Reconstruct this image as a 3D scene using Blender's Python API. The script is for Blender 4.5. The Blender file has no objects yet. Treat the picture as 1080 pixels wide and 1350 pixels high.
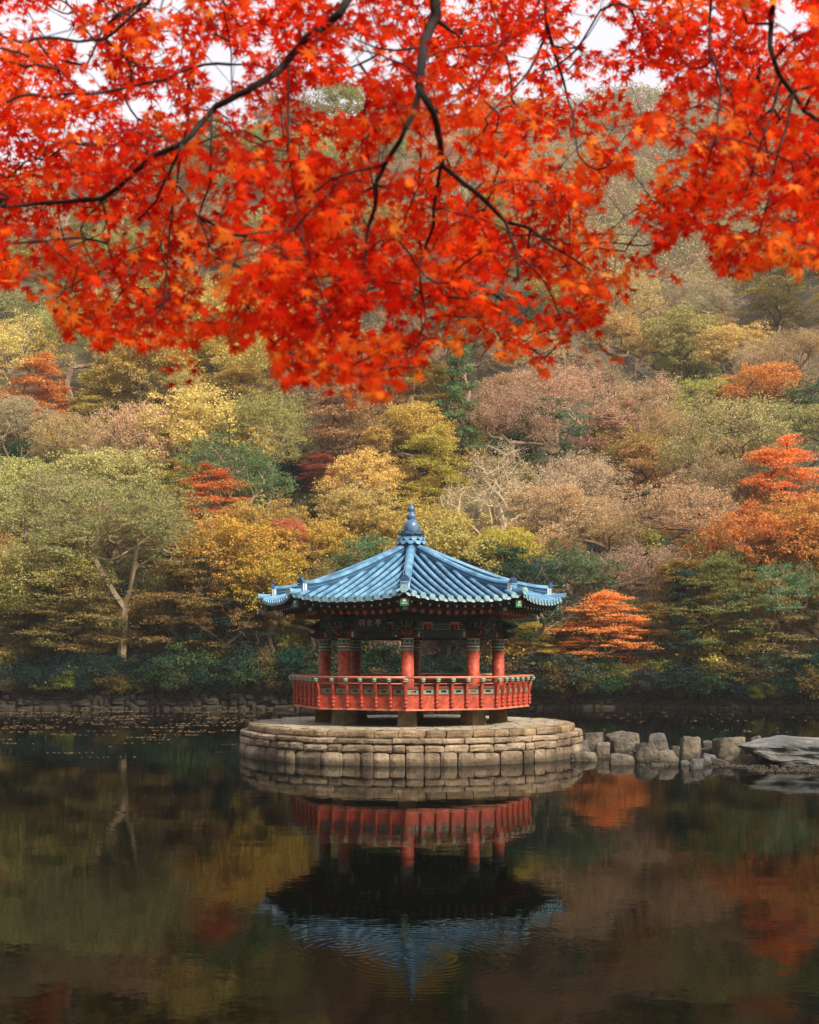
import bpy, bmesh, math, random
import numpy as np
from mathutils import Vector, noise as mnoise

R = math.radians
SC = bpy.context.scene
COL = SC.collection
F, CX, HY, CAMZ = 1700.0, 540.0, 866.0, 3.125      # focal length and horizon of the 1080 x 1350 photograph, camera height

# ------------------------------------------------------------------ camera
cam_d = bpy.data.cameras.new('camera')
cam = bpy.data.objects.new('camera', cam_d); COL.objects.link(cam)
cam.location = (0, 0, CAMZ); cam.rotation_euler = (R(90), 0, 0)
cam_d.sensor_fit = 'HORIZONTAL'; cam_d.sensor_width = 36.0
cam_d.lens = 36.0 * F / 1080.0
cam_d.shift_y = (HY - 675.0) / 1350.0 * 1350.0 / 1080.0
cam_d.clip_start = 0.05; cam_d.clip_end = 4000
cam_d.dof.use_dof = True; cam_d.dof.focus_distance = 42.0; cam_d.dof.aperture_fstop = 7.8
SC.camera = cam

# ------------------------------------------------------------------ world, sun, exposure
SUN_EL, SUN_AZ = 40.0, 46.0       # degrees; azimuth measured from straight behind the camera towards the right
w = bpy.data.worlds.new('World'); SC.world = w; w.use_nodes = True
nt = w.node_tree; nt.nodes.clear()
out = nt.nodes.new('ShaderNodeOutputWorld'); bg = nt.nodes.new('ShaderNodeBackground')
sky = nt.nodes.new('ShaderNodeTexSky'); sky.sky_type = 'NISHITA'; sky.sun_disc = False
sky.sun_elevation = R(SUN_EL); sky.sun_rotation = R(180 - SUN_AZ)
sky.air_density = 1.0; sky.dust_density = 3.0
tc = nt.nodes.new('ShaderNodeTexCoord'); ns = nt.nodes.new('ShaderNodeTexNoise')
ns.inputs['Scale'].default_value = 2.2; ns.inputs['Detail'].default_value = 5
rp = nt.nodes.new('ShaderNodeValToRGB')
rp.color_ramp.elements[0].position = 0.3; rp.color_ramp.elements[0].color = (4.9, 4.9, 5.3, 1)
rp.color_ramp.elements[1].position = 0.75; rp.color_ramp.elements[1].color = (5.6, 5.5, 5.8, 1)
mx = nt.nodes.new('ShaderNodeMixRGB'); mx.inputs[0].default_value = 0.85
nt.links.new(tc.outputs['Generated'], ns.inputs['Vector']); nt.links.new(ns.outputs['Fac'], rp.inputs['Fac'])
nt.links.new(sky.outputs[0], mx.inputs[1]); nt.links.new(rp.outputs[0], mx.inputs[2])
nt.links.new(mx.outputs[0], bg.inputs['Color']); bg.inputs['Strength'].default_value = 0.10
nt.links.new(bg.outputs[0], out.inputs['Surface'])

sd = bpy.data.lights.new('sun', 'SUN'); sd.energy = 3.9; sd.angle = R(8); sd.color = (1.0, 0.88, 0.72)
sun = bpy.data.objects.new('sun', sd); COL.objects.link(sun)
el, az = R(SUN_EL), R(SUN_AZ)
to_sun = Vector((math.sin(az) * math.cos(el), -math.cos(az) * math.cos(el), math.sin(el)))
sun.rotation_euler = to_sun.to_track_quat('Z', 'Y').to_euler(); sun.location = (40, -30, 60)

vs = SC.view_settings
vs.view_transform = 'Standard'; vs.look = 'None'; vs.exposure = 1.08; vs.gamma = 1.0; vs.use_curve_mapping = False
SC.cycles.max_bounces = 8; SC.cycles.diffuse_bounces = 3; SC.cycles.transmission_bounces = 4; SC.cycles.volume_bounces = 0
SC.cycles.sample_clamp_indirect = 6.0


# ------------------------------------------------------------------ helpers
def lin(r, g, b):
    f = lambda c: (c / 255 / 12.92) if c <= 10 else ((c / 255 + 0.055) / 1.055) ** 2.4
    return (f(r), f(g), f(b), 1.0)


class MB:
    """collects faces; build() links them as ONE mesh object"""
    def __init__(s): s.v, s.f, s.mi = [], [], []

    def add(s, vs_, fs, m=0):
        o = len(s.v); s.v += [tuple(p) for p in vs_]; s.f += [tuple(i + o for i in f) for f in fs]; s.mi += [m] * len(fs)

    def box(s, c, sx, sy, sz, rot=0.0, m=0, taper=1.0, jit=0.0, rng=None):
        vs_ = []
        for z, t in ((-1, 1.0), (1, taper)):
            for x, y in ((-1, -1), (1, -1), (1, 1), (-1, 1)):
                px, py, pz = x * sx / 2 * t, y * sy / 2 * t, z * sz / 2
                if jit: px += rng.uniform(-jit, jit); py += rng.uniform(-jit, jit); pz += rng.uniform(-jit, jit)
                vs_.append((c[0] + px * math.cos(rot) - py * math.sin(rot), c[1] + px * math.sin(rot) + py * math.cos(rot), c[2] + pz))
        s.add(vs_, [(3, 2, 1, 0), (4, 5, 6, 7), (0, 1, 5, 4), (1, 2, 6, 5), (2, 3, 7, 6), (3, 0, 4, 7)], m)

    def tube(s, pts, radii, n=6, m=0, cap=True):
        pts = [Vector(p) for p in pts]; o = len(s.v); k = len(pts)
        a = None
        for i, p in enumerate(pts):
            d = (pts[min(i + 1, k - 1)] - pts[max(i - 1, 0)])
            d = d.normalized() if d.length > 1e-9 else Vector((0, 0, 1))
            if a is None:
                a = d.orthogonal().normalized()
            else:
                a = (a - d * a.dot(d)); a = a.normalized() if a.length > 1e-6 else d.orthogonal().normalized()
            b = d.cross(a)
            for j in range(n):
                t = 2 * math.pi * j / n
                s.v.append(tuple(p + (a * math.cos(t) + b * math.sin(t)) * radii[i]))
        for i in range(k - 1):
            for j in range(n):
                s.f.append((o + i * n + j, o + i * n + (j + 1) % n, o + (i + 1) * n + (j + 1) % n, o + (i + 1) * n + j)); s.mi.append(m)
        if cap:
            s.f.append(tuple(o + j for j in reversed(range(n)))); s.mi.append(m)
            s.f.append(tuple(o + (k - 1) * n + j for j in range(n))); s.mi.append(m)

    def lathe(s, prof, n=24, c=(0, 0, 0), m=0):
        o = len(s.v); k = len(prof)
        for r, z in prof:
            for j in range(n):
                t = 2 * math.pi * j / n
                s.v.append((c[0] + r * math.cos(t), c[1] + r * math.sin(t), c[2] + z))
        for i in range(k - 1):
            for j in range(n):
                s.f.append((o + i * n + j, o + i * n + (j + 1) % n, o + (i + 1) * n + (j + 1) % n, o + (i + 1) * n + j)); s.mi.append(m)
        s.f.append(tuple(o + j for j in reversed(range(n)))); s.mi.append(m)
        s.f.append(tuple(o + (k - 1) * n + j for j in range(n))); s.mi.append(m)

    def build(s, name, mats, parent=None, smooth=False, bevel=0.0):
        me = bpy.data.meshes.new(name); me.from_pydata(s.v, [], s.f); me.update()
        if not isinstance(mats, (list, tuple)): mats = [mats]
        for mt in mats: me.materials.append(mt)
        me.polygons.foreach_set('material_index', s.mi)
        if smooth: me.polygons.foreach_set('use_smooth', [True] * len(me.polygons))
        o = bpy.data.objects.new(name, me); COL.objects.link(o)
        if parent: o.parent = parent
        if bevel:
            b = o.modifiers.new('bevel', 'BEVEL'); b.width = bevel; b.segments = 2; b.limit_method = 'ANGLE'
        return o


def tag(o, label=None, cat=None, group=None, kind=None):
    if label: o['label'] = label
    if cat: o['category'] = cat
    if group: o['group'] = group
    if kind: o['kind'] = kind
    return o


def empty(name, loc=(0, 0, 0)):
    o = bpy.data.objects.new(name, None); o.location = loc; o.empty_display_size = 0.3; COL.objects.link(o); return o


def dup(o, parent=None):
    c = o.copy(); COL.objects.link(c)
    if parent: c.parent = parent
    return c


def np_mesh(name, verts, faces_k, mats, mi=None):
    """verts (n,3); faces_k list of (m,k) index arrays"""
    me = bpy.data.meshes.new(name)
    me.vertices.add(len(verts)); me.vertices.foreach_set('co', np.asarray(verts, np.float32).ravel())
    loops = np.concatenate([f.ravel() for f in faces_k]).astype(np.int32)
    tot = np.concatenate([np.full(len(f), f.shape[1]) for f in faces_k]).astype(np.int32)
    st = np.concatenate([[0], np.cumsum(tot)[:-1]]).astype(np.int32)
    me.loops.add(len(loops)); me.loops.foreach_set('vertex_index', loops)
    me.polygons.add(len(tot)); me.polygons.foreach_set('loop_start', st); me.polygons.foreach_set('loop_total', tot)
    if not isinstance(mats, (list, tuple)): mats = [mats]
    for mt in mats: me.materials.append(mt)
    if mi is not None: me.polygons.foreach_set('material_index', np.asarray(mi, np.int32))
    me.update(calc_edges=True)
    return me


def at_depth(px, py, d):
    return Vector(((px - CX) / F * d, d, CAMZ + (HY - py) / F * d))


def fbm(x, y, z=0.0, o=4):
    return mnoise.fractal(Vector((x, y, z)), 0.9, 2.1, o)


# ------------------------------------------------------------------ materials
def newmat(name):
    m = bpy.data.materials.new(name); m.use_nodes = True
    n = m.node_tree; b = n.nodes['Principled BSDF']; return m, n, b


def nd(n, typ, **kw):
    x = n.nodes.new(typ)
    for k, v in kw.items():
        if k in x.inputs: x.inputs[k].default_value = v
        else: setattr(x, k, v)
    return x


def mat_noise(name, c1, c2, scale=4.0, rough=0.7, bump=0.0, bscale=20.0, detail=6, coord='Object', spec=0.5, c3=None):
    m, n, b = newmat(name)
    t = nd(n, 'ShaderNodeTexCoord'); s = nd(n, 'ShaderNodeTexNoise', Scale=scale, Detail=detail)
    r = nd(n, 'ShaderNodeValToRGB'); r.color_ramp.elements[0].color = c1; r.color_ramp.elements[1].color = c2
    r.color_ramp.elements[0].position = 0.35; r.color_ramp.elements[1].position = 0.65
    if c3:
        e = r.color_ramp.elements.new(0.5); e.color = c3
    n.links.new(t.outputs[coord], s.inputs['Vector']); n.links.new(s.outputs['Fac'], r.inputs['Fac'])
    n.links.new(r.outputs[0], b.inputs['Base Color'])
    b.inputs['Roughness'].default_value = rough; b.inputs['Specular IOR Level'].default_value = spec
    if bump:
        s2 = nd(n, 'ShaderNodeTexNoise', Scale=bscale, Detail=8)
        bm_ = nd(n, 'ShaderNodeBump', Strength=1.0, Distance=bump)
        n.links.new(t.outputs[coord], s2.inputs['Vector']); n.links.new(s2.outputs['Fac'], bm_.inputs['Height'])
        n.links.new(bm_.outputs[0], b.inputs['Normal'])
    return m


def mat_foliage(name='autumn_leaf', trans=0.33, hue=0.012, val=0.22, nscale=0.55):
    """one leaf material; every tree's own leaf colour is its object colour"""
    m = bpy.data.materials.new(name); m.use_nodes = True; n = m.node_tree; n.nodes.clear()
    o = nd(n, 'ShaderNodeOutputMaterial'); oi = nd(n, 'ShaderNodeObjectInfo'); g = nd(n, 'ShaderNodeNewGeometry')
    t = nd(n, 'ShaderNodeTexCoord'); s = nd(n, 'ShaderNodeTexNoise', Scale=nscale, Detail=3)
    n.links.new(t.outputs['Object'], s.inputs['Vector'])
    h = nd(n, 'ShaderNodeHueSaturation')
    mh = nd(n, 'ShaderNodeMapRange'); mh.inputs[1].default_value = 0.3; mh.inputs[2].default_value = 0.7
    mh.inputs[3].default_value = 0.5 - hue; mh.inputs[4].default_value = 0.5 + hue
    n.links.new(s.outputs['Fac'], mh.inputs[0]); n.links.new(mh.outputs[0], h.inputs['Hue'])
    mv = nd(n, 'ShaderNodeMapRange'); mv.inputs[3].default_value = 1 - val; mv.inputs[4].default_value = 1 + val
    n.links.new(g.outputs['Random Per Island'], mv.inputs[0]); n.links.new(mv.outputs[0], h.inputs['Value'])
    n.links.new(oi.outputs['Color'], h.inputs['Color'])
    d = nd(n, 'ShaderNodeBsdfDiffuse'); tr = nd(n, 'ShaderNodeBsdfTranslucent'); mxs = nd(n, 'ShaderNodeMixShader'); mxs.inputs[0].default_value = trans
    n.links.new(h.outputs[0], d.inputs[0]); n.links.new(h.outputs[0], tr.inputs[0])
    n.links.new(d.outputs[0], mxs.inputs[1]); n.links.new(tr.outputs[0], mxs.inputs[2]); n.links.new(mxs.outputs[0], o.inputs[0])
    return m


def mat_objcolor(name, rough=0.85, bump=0.01):
    m, n, b = newmat(name); oi = nd(n, 'ShaderNodeObjectInfo'); t = nd(n, 'ShaderNodeTexCoord')
    s = nd(n, 'ShaderNodeTexNoise', Scale=6.0, Detail=5); n.links.new(t.outputs['Object'], s.inputs['Vector'])
    h = nd(n, 'ShaderNodeHueSaturation'); mv = nd(n, 'ShaderNodeMapRange'); mv.inputs[3].default_value = 0.5; mv.inputs[4].default_value = 1.5
    n.links.new(s.outputs['Fac'], mv.inputs[0]); n.links.new(mv.outputs[0], h.inputs['Value']); n.links.new(oi.outputs['Color'], h.inputs['Color'])
    n.links.new(h.outputs[0], b.inputs['Base Color']); b.inputs['Roughness'].default_value = rough
    return m


M = {}
M['leaf'] = mat_foliage()
M['bark'] = mat_objcolor('bark')
M['soil'] = mat_noise('leaf_litter', lin(46, 38, 26), lin(96, 72, 44), 0.6, 0.95, 0.05, 3.0, c3=lin(62, 58, 34))
M['tile'] = mat_noise('blue_roof_tile', lin(60, 102, 132), lin(106, 154, 186), 2.6, 0.36, 0.004, 30, c3=lin(84, 132, 164))
M['tile_dark'] = mat_noise('blue_roof_pan_tile', lin(30, 62, 92), lin(46, 82, 116), 5.0, 0.5, 0.004, 30)
M['tile_end'] = mat_noise('tile_end_disc', lin(92, 138, 152), lin(150, 176, 180), 9.0, 0.55, 0.006, 40)
M['finial'] = mat_noise('finial_glaze', lin(62, 92, 124), lin(88, 120, 152), 4.0, 0.3, 0.002, 20)
M['plaster'] = mat_noise('white_lime', lin(190, 196, 200), lin(226, 228, 228), 6.0, 0.8)
M['red'] = mat_noise('red_paint', lin(134, 46, 24), lin(186, 80, 52), 7.0, 0.6, 0.003, 25, c3=lin(162, 60, 34))
M['red_dark'] = mat_noise('dark_red_paint', lin(92, 32, 22), lin(124, 44, 28), 3.0, 0.6, 0.003, 25)
M['rail'] = mat_noise('handrail_paint', lin(178, 96, 72), lin(206, 130, 104), 5.0, 0.5)
M['teal'] = mat_noise('green_dancheong', lin(28, 78, 64), lin(44, 104, 84), 4.0, 0.6)
M['teal_dark'] = mat_noise('dark_green_dancheong', lin(20, 46, 40), lin(30, 62, 52), 4.0, 0.65)
M['mint'] = mat_noise('mint_paint', lin(104, 152, 132), lin(140, 178, 156), 8.0, 0.6)
M['grey_green'] = mat_noise('grey_green_panel', lin(86, 112, 96), lin(120, 138, 118), 8.0, 0.65)
M['cream'] = mat_noise('cream_paint', lin(196, 186, 156), lin(222, 212, 186), 8.0, 0.6)
M['black'] = mat_noise('black_lacquer', lin(16, 18, 18), lin(26, 28, 28), 4.0, 0.45)
M['white'] = mat_noise('white_lettering', lin(206, 206, 200), lin(226, 226, 220), 8.0, 0.6)
M['orange_end'] = mat_noise('orange_rafter_end', lin(206, 84, 54), lin(224, 112, 76), 12.0, 0.6)
M['wood_dark'] = mat_noise('dark_timber', lin(40, 30, 24), lin(66, 48, 36), 3.0, 0.8)


def mat_stone(name, a, b_, c, scale=1.6, wet=None):
    m, n, b = newmat(name)
    t = nd(n, 'ShaderNodeTexCoord'); g = nd(n, 'ShaderNodeNewGeometry'); oi = nd(n, 'ShaderNodeObjectInfo')
    s = nd(n, 'ShaderNodeTexNoise', Scale=scale, Detail=9, Roughness=0.65)
    r = nd(n, 'ShaderNodeValToRGB'); r.color_ramp.elements[0].color = a; r.color_ramp.elements[1].color = c
    r.color_ramp.elements[0].position = 0.32; r.color_ramp.elements[1].position = 0.68
    e = r.color_ramp.elements.new(0.5); e.color = b_
    n.links.new(t.outputs['Object'], s.inputs['Vector']); n.links.new(s.outputs['Fac'], r.inputs['Fac'])
    h = nd(n, 'ShaderNodeHueSaturation'); mv = nd(n, 'ShaderNodeMapRange'); mv.inputs[3].default_value = 0.58; mv.inputs[4].default_value = 1.25
    n.links.new(g.outputs['Random Per Island'], mv.inputs[0]); n.links.new(mv.outputs[0], h.inputs['Value'])
    mh = nd(n, 'ShaderNodeMapRange'); mh.inputs[3].default_value = 0.6; mh.inputs[4].default_value = 1.15
    n.links.new(oi.outputs['Random'], mh.inputs[0]); n.links.new(mh.outputs[0], h.inputs['Saturation'])
    n.links.new(r.outputs[0], h.inputs['Color'])
    mo = nd(n, 'ShaderNodeMapRange'); mo.inputs[3].default_value = 0.72; mo.inputs[4].default_value = 1.25; n.links.new(oi.outputs['Random'], mo.inputs[0])
    h2 = nd(n, 'ShaderNodeHueSaturation'); n.links.new(mo.outputs[0], h2.inputs['Value']); n.links.new(h.outputs[0], h2.inputs['Color'])
    col = h2.outputs[0] if name == 'grey_boulder' else h.outputs[0]
    # dark speckles, lichen
    v = nd(n, 'ShaderNodeTexNoise', Scale=scale * 14, Detail=4); n.links.new(t.outputs['Object'], v.inputs['Vector'])
    mr = nd(n, 'ShaderNodeMapRange'); mr.inputs[1].default_value = 0.55; mr.inputs[2].default_value = 0.75; mr.inputs[4].default_value = 0.5
    n.links.new(v.outputs['Fac'], mr.inputs[0])
    mc = nd(n, 'ShaderNodeMixRGB'); n.links.new(mr.outputs[0], mc.inputs[0]); n.links.new(col, mc.inputs[1]); mc.inputs[2].default_value = (a[0] * .45, a[1] * .45, a[2] * .4, 1)
    col = mc.outputs[0]
    if wet is not None:                      # damp, algae-darkened foot where the stone meets the water (a real stain, at water level)
        sp = nd(n, 'ShaderNodeSeparateXYZ'); n.links.new(g.outputs['Position'], sp.inputs[0])
        mw = nd(n, 'ShaderNodeMapRange'); mw.inputs[1].default_value = wet * 0.3; mw.inputs[2].default_value = wet; mw.inputs[3].default_value = 0.75; mw.inputs[4].default_value = 0.0
        n.links.new(sp.outputs[2], mw.inputs[0])
        mcw = nd(n, 'ShaderNodeMixRGB'); n.links.new(mw.outputs[0], mcw.inputs[0]); n.links.new(col, mcw.inputs[1]); mcw.inputs[2].default_value = lin(58, 52, 40)
        col = mcw.outputs[0]
    n.links.new(col, b.inputs['Base Color']); b.inputs['Roughness'].default_value = 0.85; b.inputs['Specular IOR Level'].default_value = 0.3
    bp = nd(n, 'ShaderNodeBump', Strength=1.0, Distance=0.09); s2 = nd(n, 'ShaderNodeTexNoise', Scale=scale * 4, Detail=9, Roughness=0.7)
    n.links.new(t.outputs['Object'], s2.inputs['Vector']); n.links.new(s2.outputs['Fac'], bp.inputs['Height']); n.links.new(bp.outputs[0], b.inputs['Normal'])
    return m


M['wall_stone'] = mat_stone('warm_wall_stone', lin(92, 70, 42), lin(144, 116, 76), lin(178, 150, 104), 1.5, wet=0.22)
M['ledge'] = mat_stone('blue_grey_ledge', lin(72, 74, 74), lin(112, 114, 112), lin(152, 150, 144), 1.0, wet=0.14)
M['mortar'] = mat_noise('joint_mortar', lin(52, 46, 34), lin(76, 68, 50), 6.0, 0.95)
M['boulder'] = mat_stone('grey_boulder', lin(72, 67, 60), lin(116, 107, 94), lin(160, 149, 130), 1.6, wet=0.26)
M['bank_stone'] = mat_stone('dark_bank_stone', lin(24, 24, 20), lin(38, 36, 29), lin(54, 50, 40), 1.0, wet=0.6)

# paving: irregular flags with dark joints
m, n, b = newmat('flagstone_paving')
t = nd(n, 'ShaderNodeTexCoord')
v1 = nd(n, 'ShaderNodeTexVoronoi', Scale=2.1); v1.feature = 'DISTANCE_TO_EDGE'
v2 = nd(n, 'ShaderNodeTexVoronoi', Scale=2.1); v2.feature = 'F1'
n.links.new(t.outputs['Object'], v1.inputs['Vector']); n.links.new(t.outputs['Object'], v2.inputs['Vector'])
jr = nd(n, 'ShaderNodeMapRange'); jr.inputs[1].default_value = 0.015; jr.inputs[2].default_value = 0.06; n.links.new(v1.outputs['Distance'], jr.inputs[0])
hs = nd(n, 'ShaderNodeHueSaturation', Color=lin(176, 162, 136)); sx = nd(n, 'ShaderNodeSeparateXYZ'); n.links.new(v2.outputs['Color'], sx.inputs[0])
mv = nd(n, 'ShaderNodeMapRange'); mv.inputs[3].default_value = 0.72; mv.inputs[4].default_value = 1.18; n.links.new(sx.outputs[0], mv.inputs[0]); n.links.new(mv.outputs[0], hs.inputs['Value'])
mj = nd(n, 'ShaderNodeMixRGB', Color1=lin(84, 78, 58)); n.links.new(jr.outputs[0], mj.inputs[0]); n.links.new(hs.outputs[0], mj.inputs[2])
nn = nd(n, 'ShaderNodeTexNoise', Scale=9.0, Detail=7); n.links.new(t.outputs['Object'], nn.inputs['Vector'])
mm = nd(n, 'ShaderNodeMixRGB', blend_type='MULTIPLY'); mm.inputs[0].default_value = 0.6
n.links.new(mj.outputs[0], mm.inputs[1]); n.links.new(nn.outputs['Fac'], mm.inputs[2])
ga = nd(n, 'ShaderNodeGamma', Gamma=0.85); n.links.new(mm.outputs[0], ga.inputs[0])
n.links.new(ga.outputs[0], b.inputs['Base Color']); b.inputs['Roughness'].default_value = 0.85
bp = nd(n, 'ShaderNodeBump', Strength=1.0, Distance=0.03); ad = nd(n, 'ShaderNodeMath', operation='ADD'); n.links.new(jr.outputs[0], ad.inputs[0]); n.links.new(nn.outputs['Fac'], ad.inputs[1])
n.links.new(ad.outputs[0], bp.inputs['Height']); n.links.new(bp.outputs[0], b.inputs['Normal'])
M['paving'] = m

# water: dark clear pond, faint wind ripple and ring waves spreading from two spots
m, n, b = newmat('pond_water')
b.inputs['Base Color'].default_value = (0.0010, 0.0018, 0.0013, 1); b.inputs['Roughness'].default_value = 0.02; b.inputs['IOR'].default_value = 1.10
g = nd(n, 'ShaderNodeNewGeometry')


def wmath(op, a, b_=None, c=None):
    x = nd(n, 'ShaderNodeMath', operation=op)
    for i, q in enumerate((a, b_, c)):
        if q is None: continue
        if isinstance(q, (int, float)): x.inputs[i].default_value = q
        else: n.links.new(q, x.inputs[i])
    return x.outputs[0]


def wnoise(scale, amp, detail=2):
    mp = nd(n, 'ShaderNodeMapping'); mp.inputs['Scale'].default_value = scale; n.links.new(g.outputs['Position'], mp.inputs['Vector'])
    q = nd(n, 'ShaderNodeTexNoise', Scale=1.0, Detail=detail); n.links.new(mp.outputs[0], q.inputs['Vector'])
    return wmath('MULTIPLY', q.outputs['Fac'], amp)


def ring(cx, cy, lam, amp, reach):
    vm = nd(n, 'ShaderNodeVectorMath', operation='DISTANCE'); n.links.new(g.outputs['Position'], vm.inputs[0]); vm.inputs[1].default_value = (cx, cy, 0)
    d = vm.outputs['Value']
    env = wmath('MAXIMUM', wmath('SUBTRACT', 1.0, wmath('DIVIDE', d, reach)), 0.0)
    return wmath('MULTIPLY', wmath('MULTIPLY', wmath('SINE', wmath('MULTIPLY', d, 2 * math.pi / lam)), env), amp)


hgt = wnoise((2.2, 2.2, 1), 0.0016)
hgt = wmath('ADD', hgt, wnoise((7, 9, 1), 0.0005))
hgt = wmath('ADD', hgt, wnoise((0.25, 0.5, 1), 0.004))
for rr in ((0.05, 13.4, 0.11, 0.00022, 2.3), (-0.75, 14.0, 0.13, 0.00018, 1.6), (1.1, 14.6, 0.12, 0.00015, 1.5)):
    hgt = wmath('ADD', hgt, ring(*rr))
bp = nd(n, 'ShaderNodeBump', Strength=1.0, Distance=1.0); n.links.new(hgt, bp.inputs['Height']); n.links.new(bp.outputs[0], b.inputs['Normal'])
M['water'] = m

# maple leaves of the overhanging bough
m = bpy.data.materials.new('red_maple_leaf'); m.use_nodes = True; n = m.node_tree; n.nodes.clear()
o = nd(n, 'ShaderNodeOutputMaterial'); at = nd(n, 'ShaderNodeAttribute', attribute_name='leaf_tone')
r = nd(n, 'ShaderNodeValToRGB'); cr = r.color_ramp
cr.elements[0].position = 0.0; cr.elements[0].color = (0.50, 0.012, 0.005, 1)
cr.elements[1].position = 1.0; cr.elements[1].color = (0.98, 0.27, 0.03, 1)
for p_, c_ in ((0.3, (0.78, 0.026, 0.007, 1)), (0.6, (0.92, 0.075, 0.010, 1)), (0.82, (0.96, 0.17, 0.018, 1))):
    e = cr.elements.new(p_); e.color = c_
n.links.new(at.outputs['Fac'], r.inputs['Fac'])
d = nd(n, 'ShaderNodeBsdfDiffuse'); tr = nd(n, 'ShaderNodeBsdfTranslucent'); gl = nd(n, 'ShaderNodeBsdfGlossy', Roughness=0.5)
mxs = nd(n, 'ShaderNodeMixShader'); mxs.inputs[0].default_value = 0.68
n.links.new(r.outputs[0], d.inputs[0]); n.links.new(r.outputs[0], tr.inputs[0])
n.links.new(d.outputs[0], mxs.inputs[1]); n.links.new(tr.outputs[0], mxs.inputs[2]); n.links.new(mxs.outputs[0], o.inputs[0])
M['maple'] = m
M['maple_bark'] = mat_noise('maple_bark', lin(20, 13, 12), lin(38, 26, 22), 9.0, 0.85, 0.01, 30)


# ------------------------------------------------------------------ terrain
def bank_y(x): return 77.0 + 1.1 * math.sin(x * 0.06 + 0.6) + 0.5 * math.sin(x * 0.19)


E_NEAR = [(-0.9, .36), (-0.34, .365), (-0.21, .39), (-0.07, .417), (0.03, .417), (0.09, .375), (0.14, .30), (0.19, .235), (0.24, .28), (0.32, .36), (0.9, .38)]
E_FAR = [(-0.9, .36), (-0.3, .38), (-0.1, .415), (0.1, .425), (0.16, .43), (0.25, .445), (0.33, .455), (0.9, .45)]


def interp(tab, x):
    if x <= tab[0][0]: return tab[0][1]
    for (a, b_), (c, d) in zip(tab, tab[1:]):
        if x <= c:
            t = (x - a) / (c - a); t = t * t * (3 - 2 * t); return b_ + (d - b_) * t
    return tab[-1][1]


def ground(x, y):
    yb = bank_y(x)
    if y > yb:
        d = y - yb; u = max(-0.8, min(0.8, x / y))
        dn = 215.0 - yb
        top = interp(E_NEAR, u) * 215.0; far = interp(E_FAR, u) * 430.0
        if d < dn:
            t = d / dn
            h = 0.9 + 0.5 * min(1, d / 3.5) + (top - 1.4) * (t ** 1.04)
            h += fbm(x * 0.03, y * 0.03, 3.3) * 3.5 * min(1, d / 25)
            return h + fbm(x * 0.2, y * 0.2, 1.1) * 0.4 * min(1, d / 4)
        dd = (d - dn) / 215.0
        h = top + (far - top) * min(1, dd) ** 1.25 - 10 * math.sin(min(1, dd) * math.pi)
        if dd > 1: h = far - (dd - 1) * 60
        return h + fbm(x * 0.02, y * 0.02, 8.3) * 5.0 + fbm(x * 0.03, y * 0.03, 3.3) * 3.5 * max(0, 1 - dd * 3)
    if y > 8.5: 
        side = max(0.0, abs(x) - 62.0)
        return -1.4 + min(side * 0.35, 30)
    if y > 5.5: return -1.4 + (8.5 - y) / 3.0 * 2.9
    b_ = max(0, -6 - y)  # unseen slope rising behind the camera, added to cut the low light
    return 1.5 + b_ * 0.45 + fbm(x * 0.2, y * 0.2, 5.0) * 0.12 + max(0, abs(x) - 62) * 0.35


ys = list(np.arange(-110, 4, 6.0)) + [5.5, 7, 8.5, 11, 20, 35, 50, 62, 70, 74] + list(np.arange(75.0, 82, 0.5)) + list(np.arange(82, 130, 2.0)) + list(np.arange(130, 232, 4.0)) + list(np.arange(232, 640, 12.0)) + [900.0, 1500.0]
xs = [-1500, -900, -500] + list(np.arange(-340, -90, 16.0)) + list(np.arange(-90, 91, 2.5)) + list(np.arange(106, 345, 16.0)) + [500, 900, 1500]
V = np.array([(x, y, ground(x, y) if y < 640 else max(0, ground(x, 636)) - (y - 636) * 0.1) for y in ys for x in xs])
nx = len(xs); I = np.arange(len(ys) * nx).reshape(len(ys), nx)
Q = np.stack([I[:-1, :-1], I[:-1, 1:], I[1:, 1:], I[1:, :-1]], -1).reshape(-1, 4)
me = np_mesh('ground', V, [Q], M['soil']); me.polygons.foreach_set('use_smooth', [True] * len(me.polygons))
gobj = bpy.data.objects.new('hillside', me); COL.objects.link(gobj)
tag(gobj, 'leaf littered hillside, pond bed and shore as one sheet of terrain', 'hill', kind='structure')

mb = MB(); mb.add([(-63, 6.0, 0), (63, 6.0, 0), (63, 79.5, 0), (-63, 79.5, 0)], [(0, 1, 2, 3)])
tag(mb.build('water', M['water']), 'calm dark pond water reflecting the pavilion and autumn slope', 'water', kind='structure')

# ------------------------------------------------------------------ retaining wall along the far bank
rng = random.Random(5)


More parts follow.
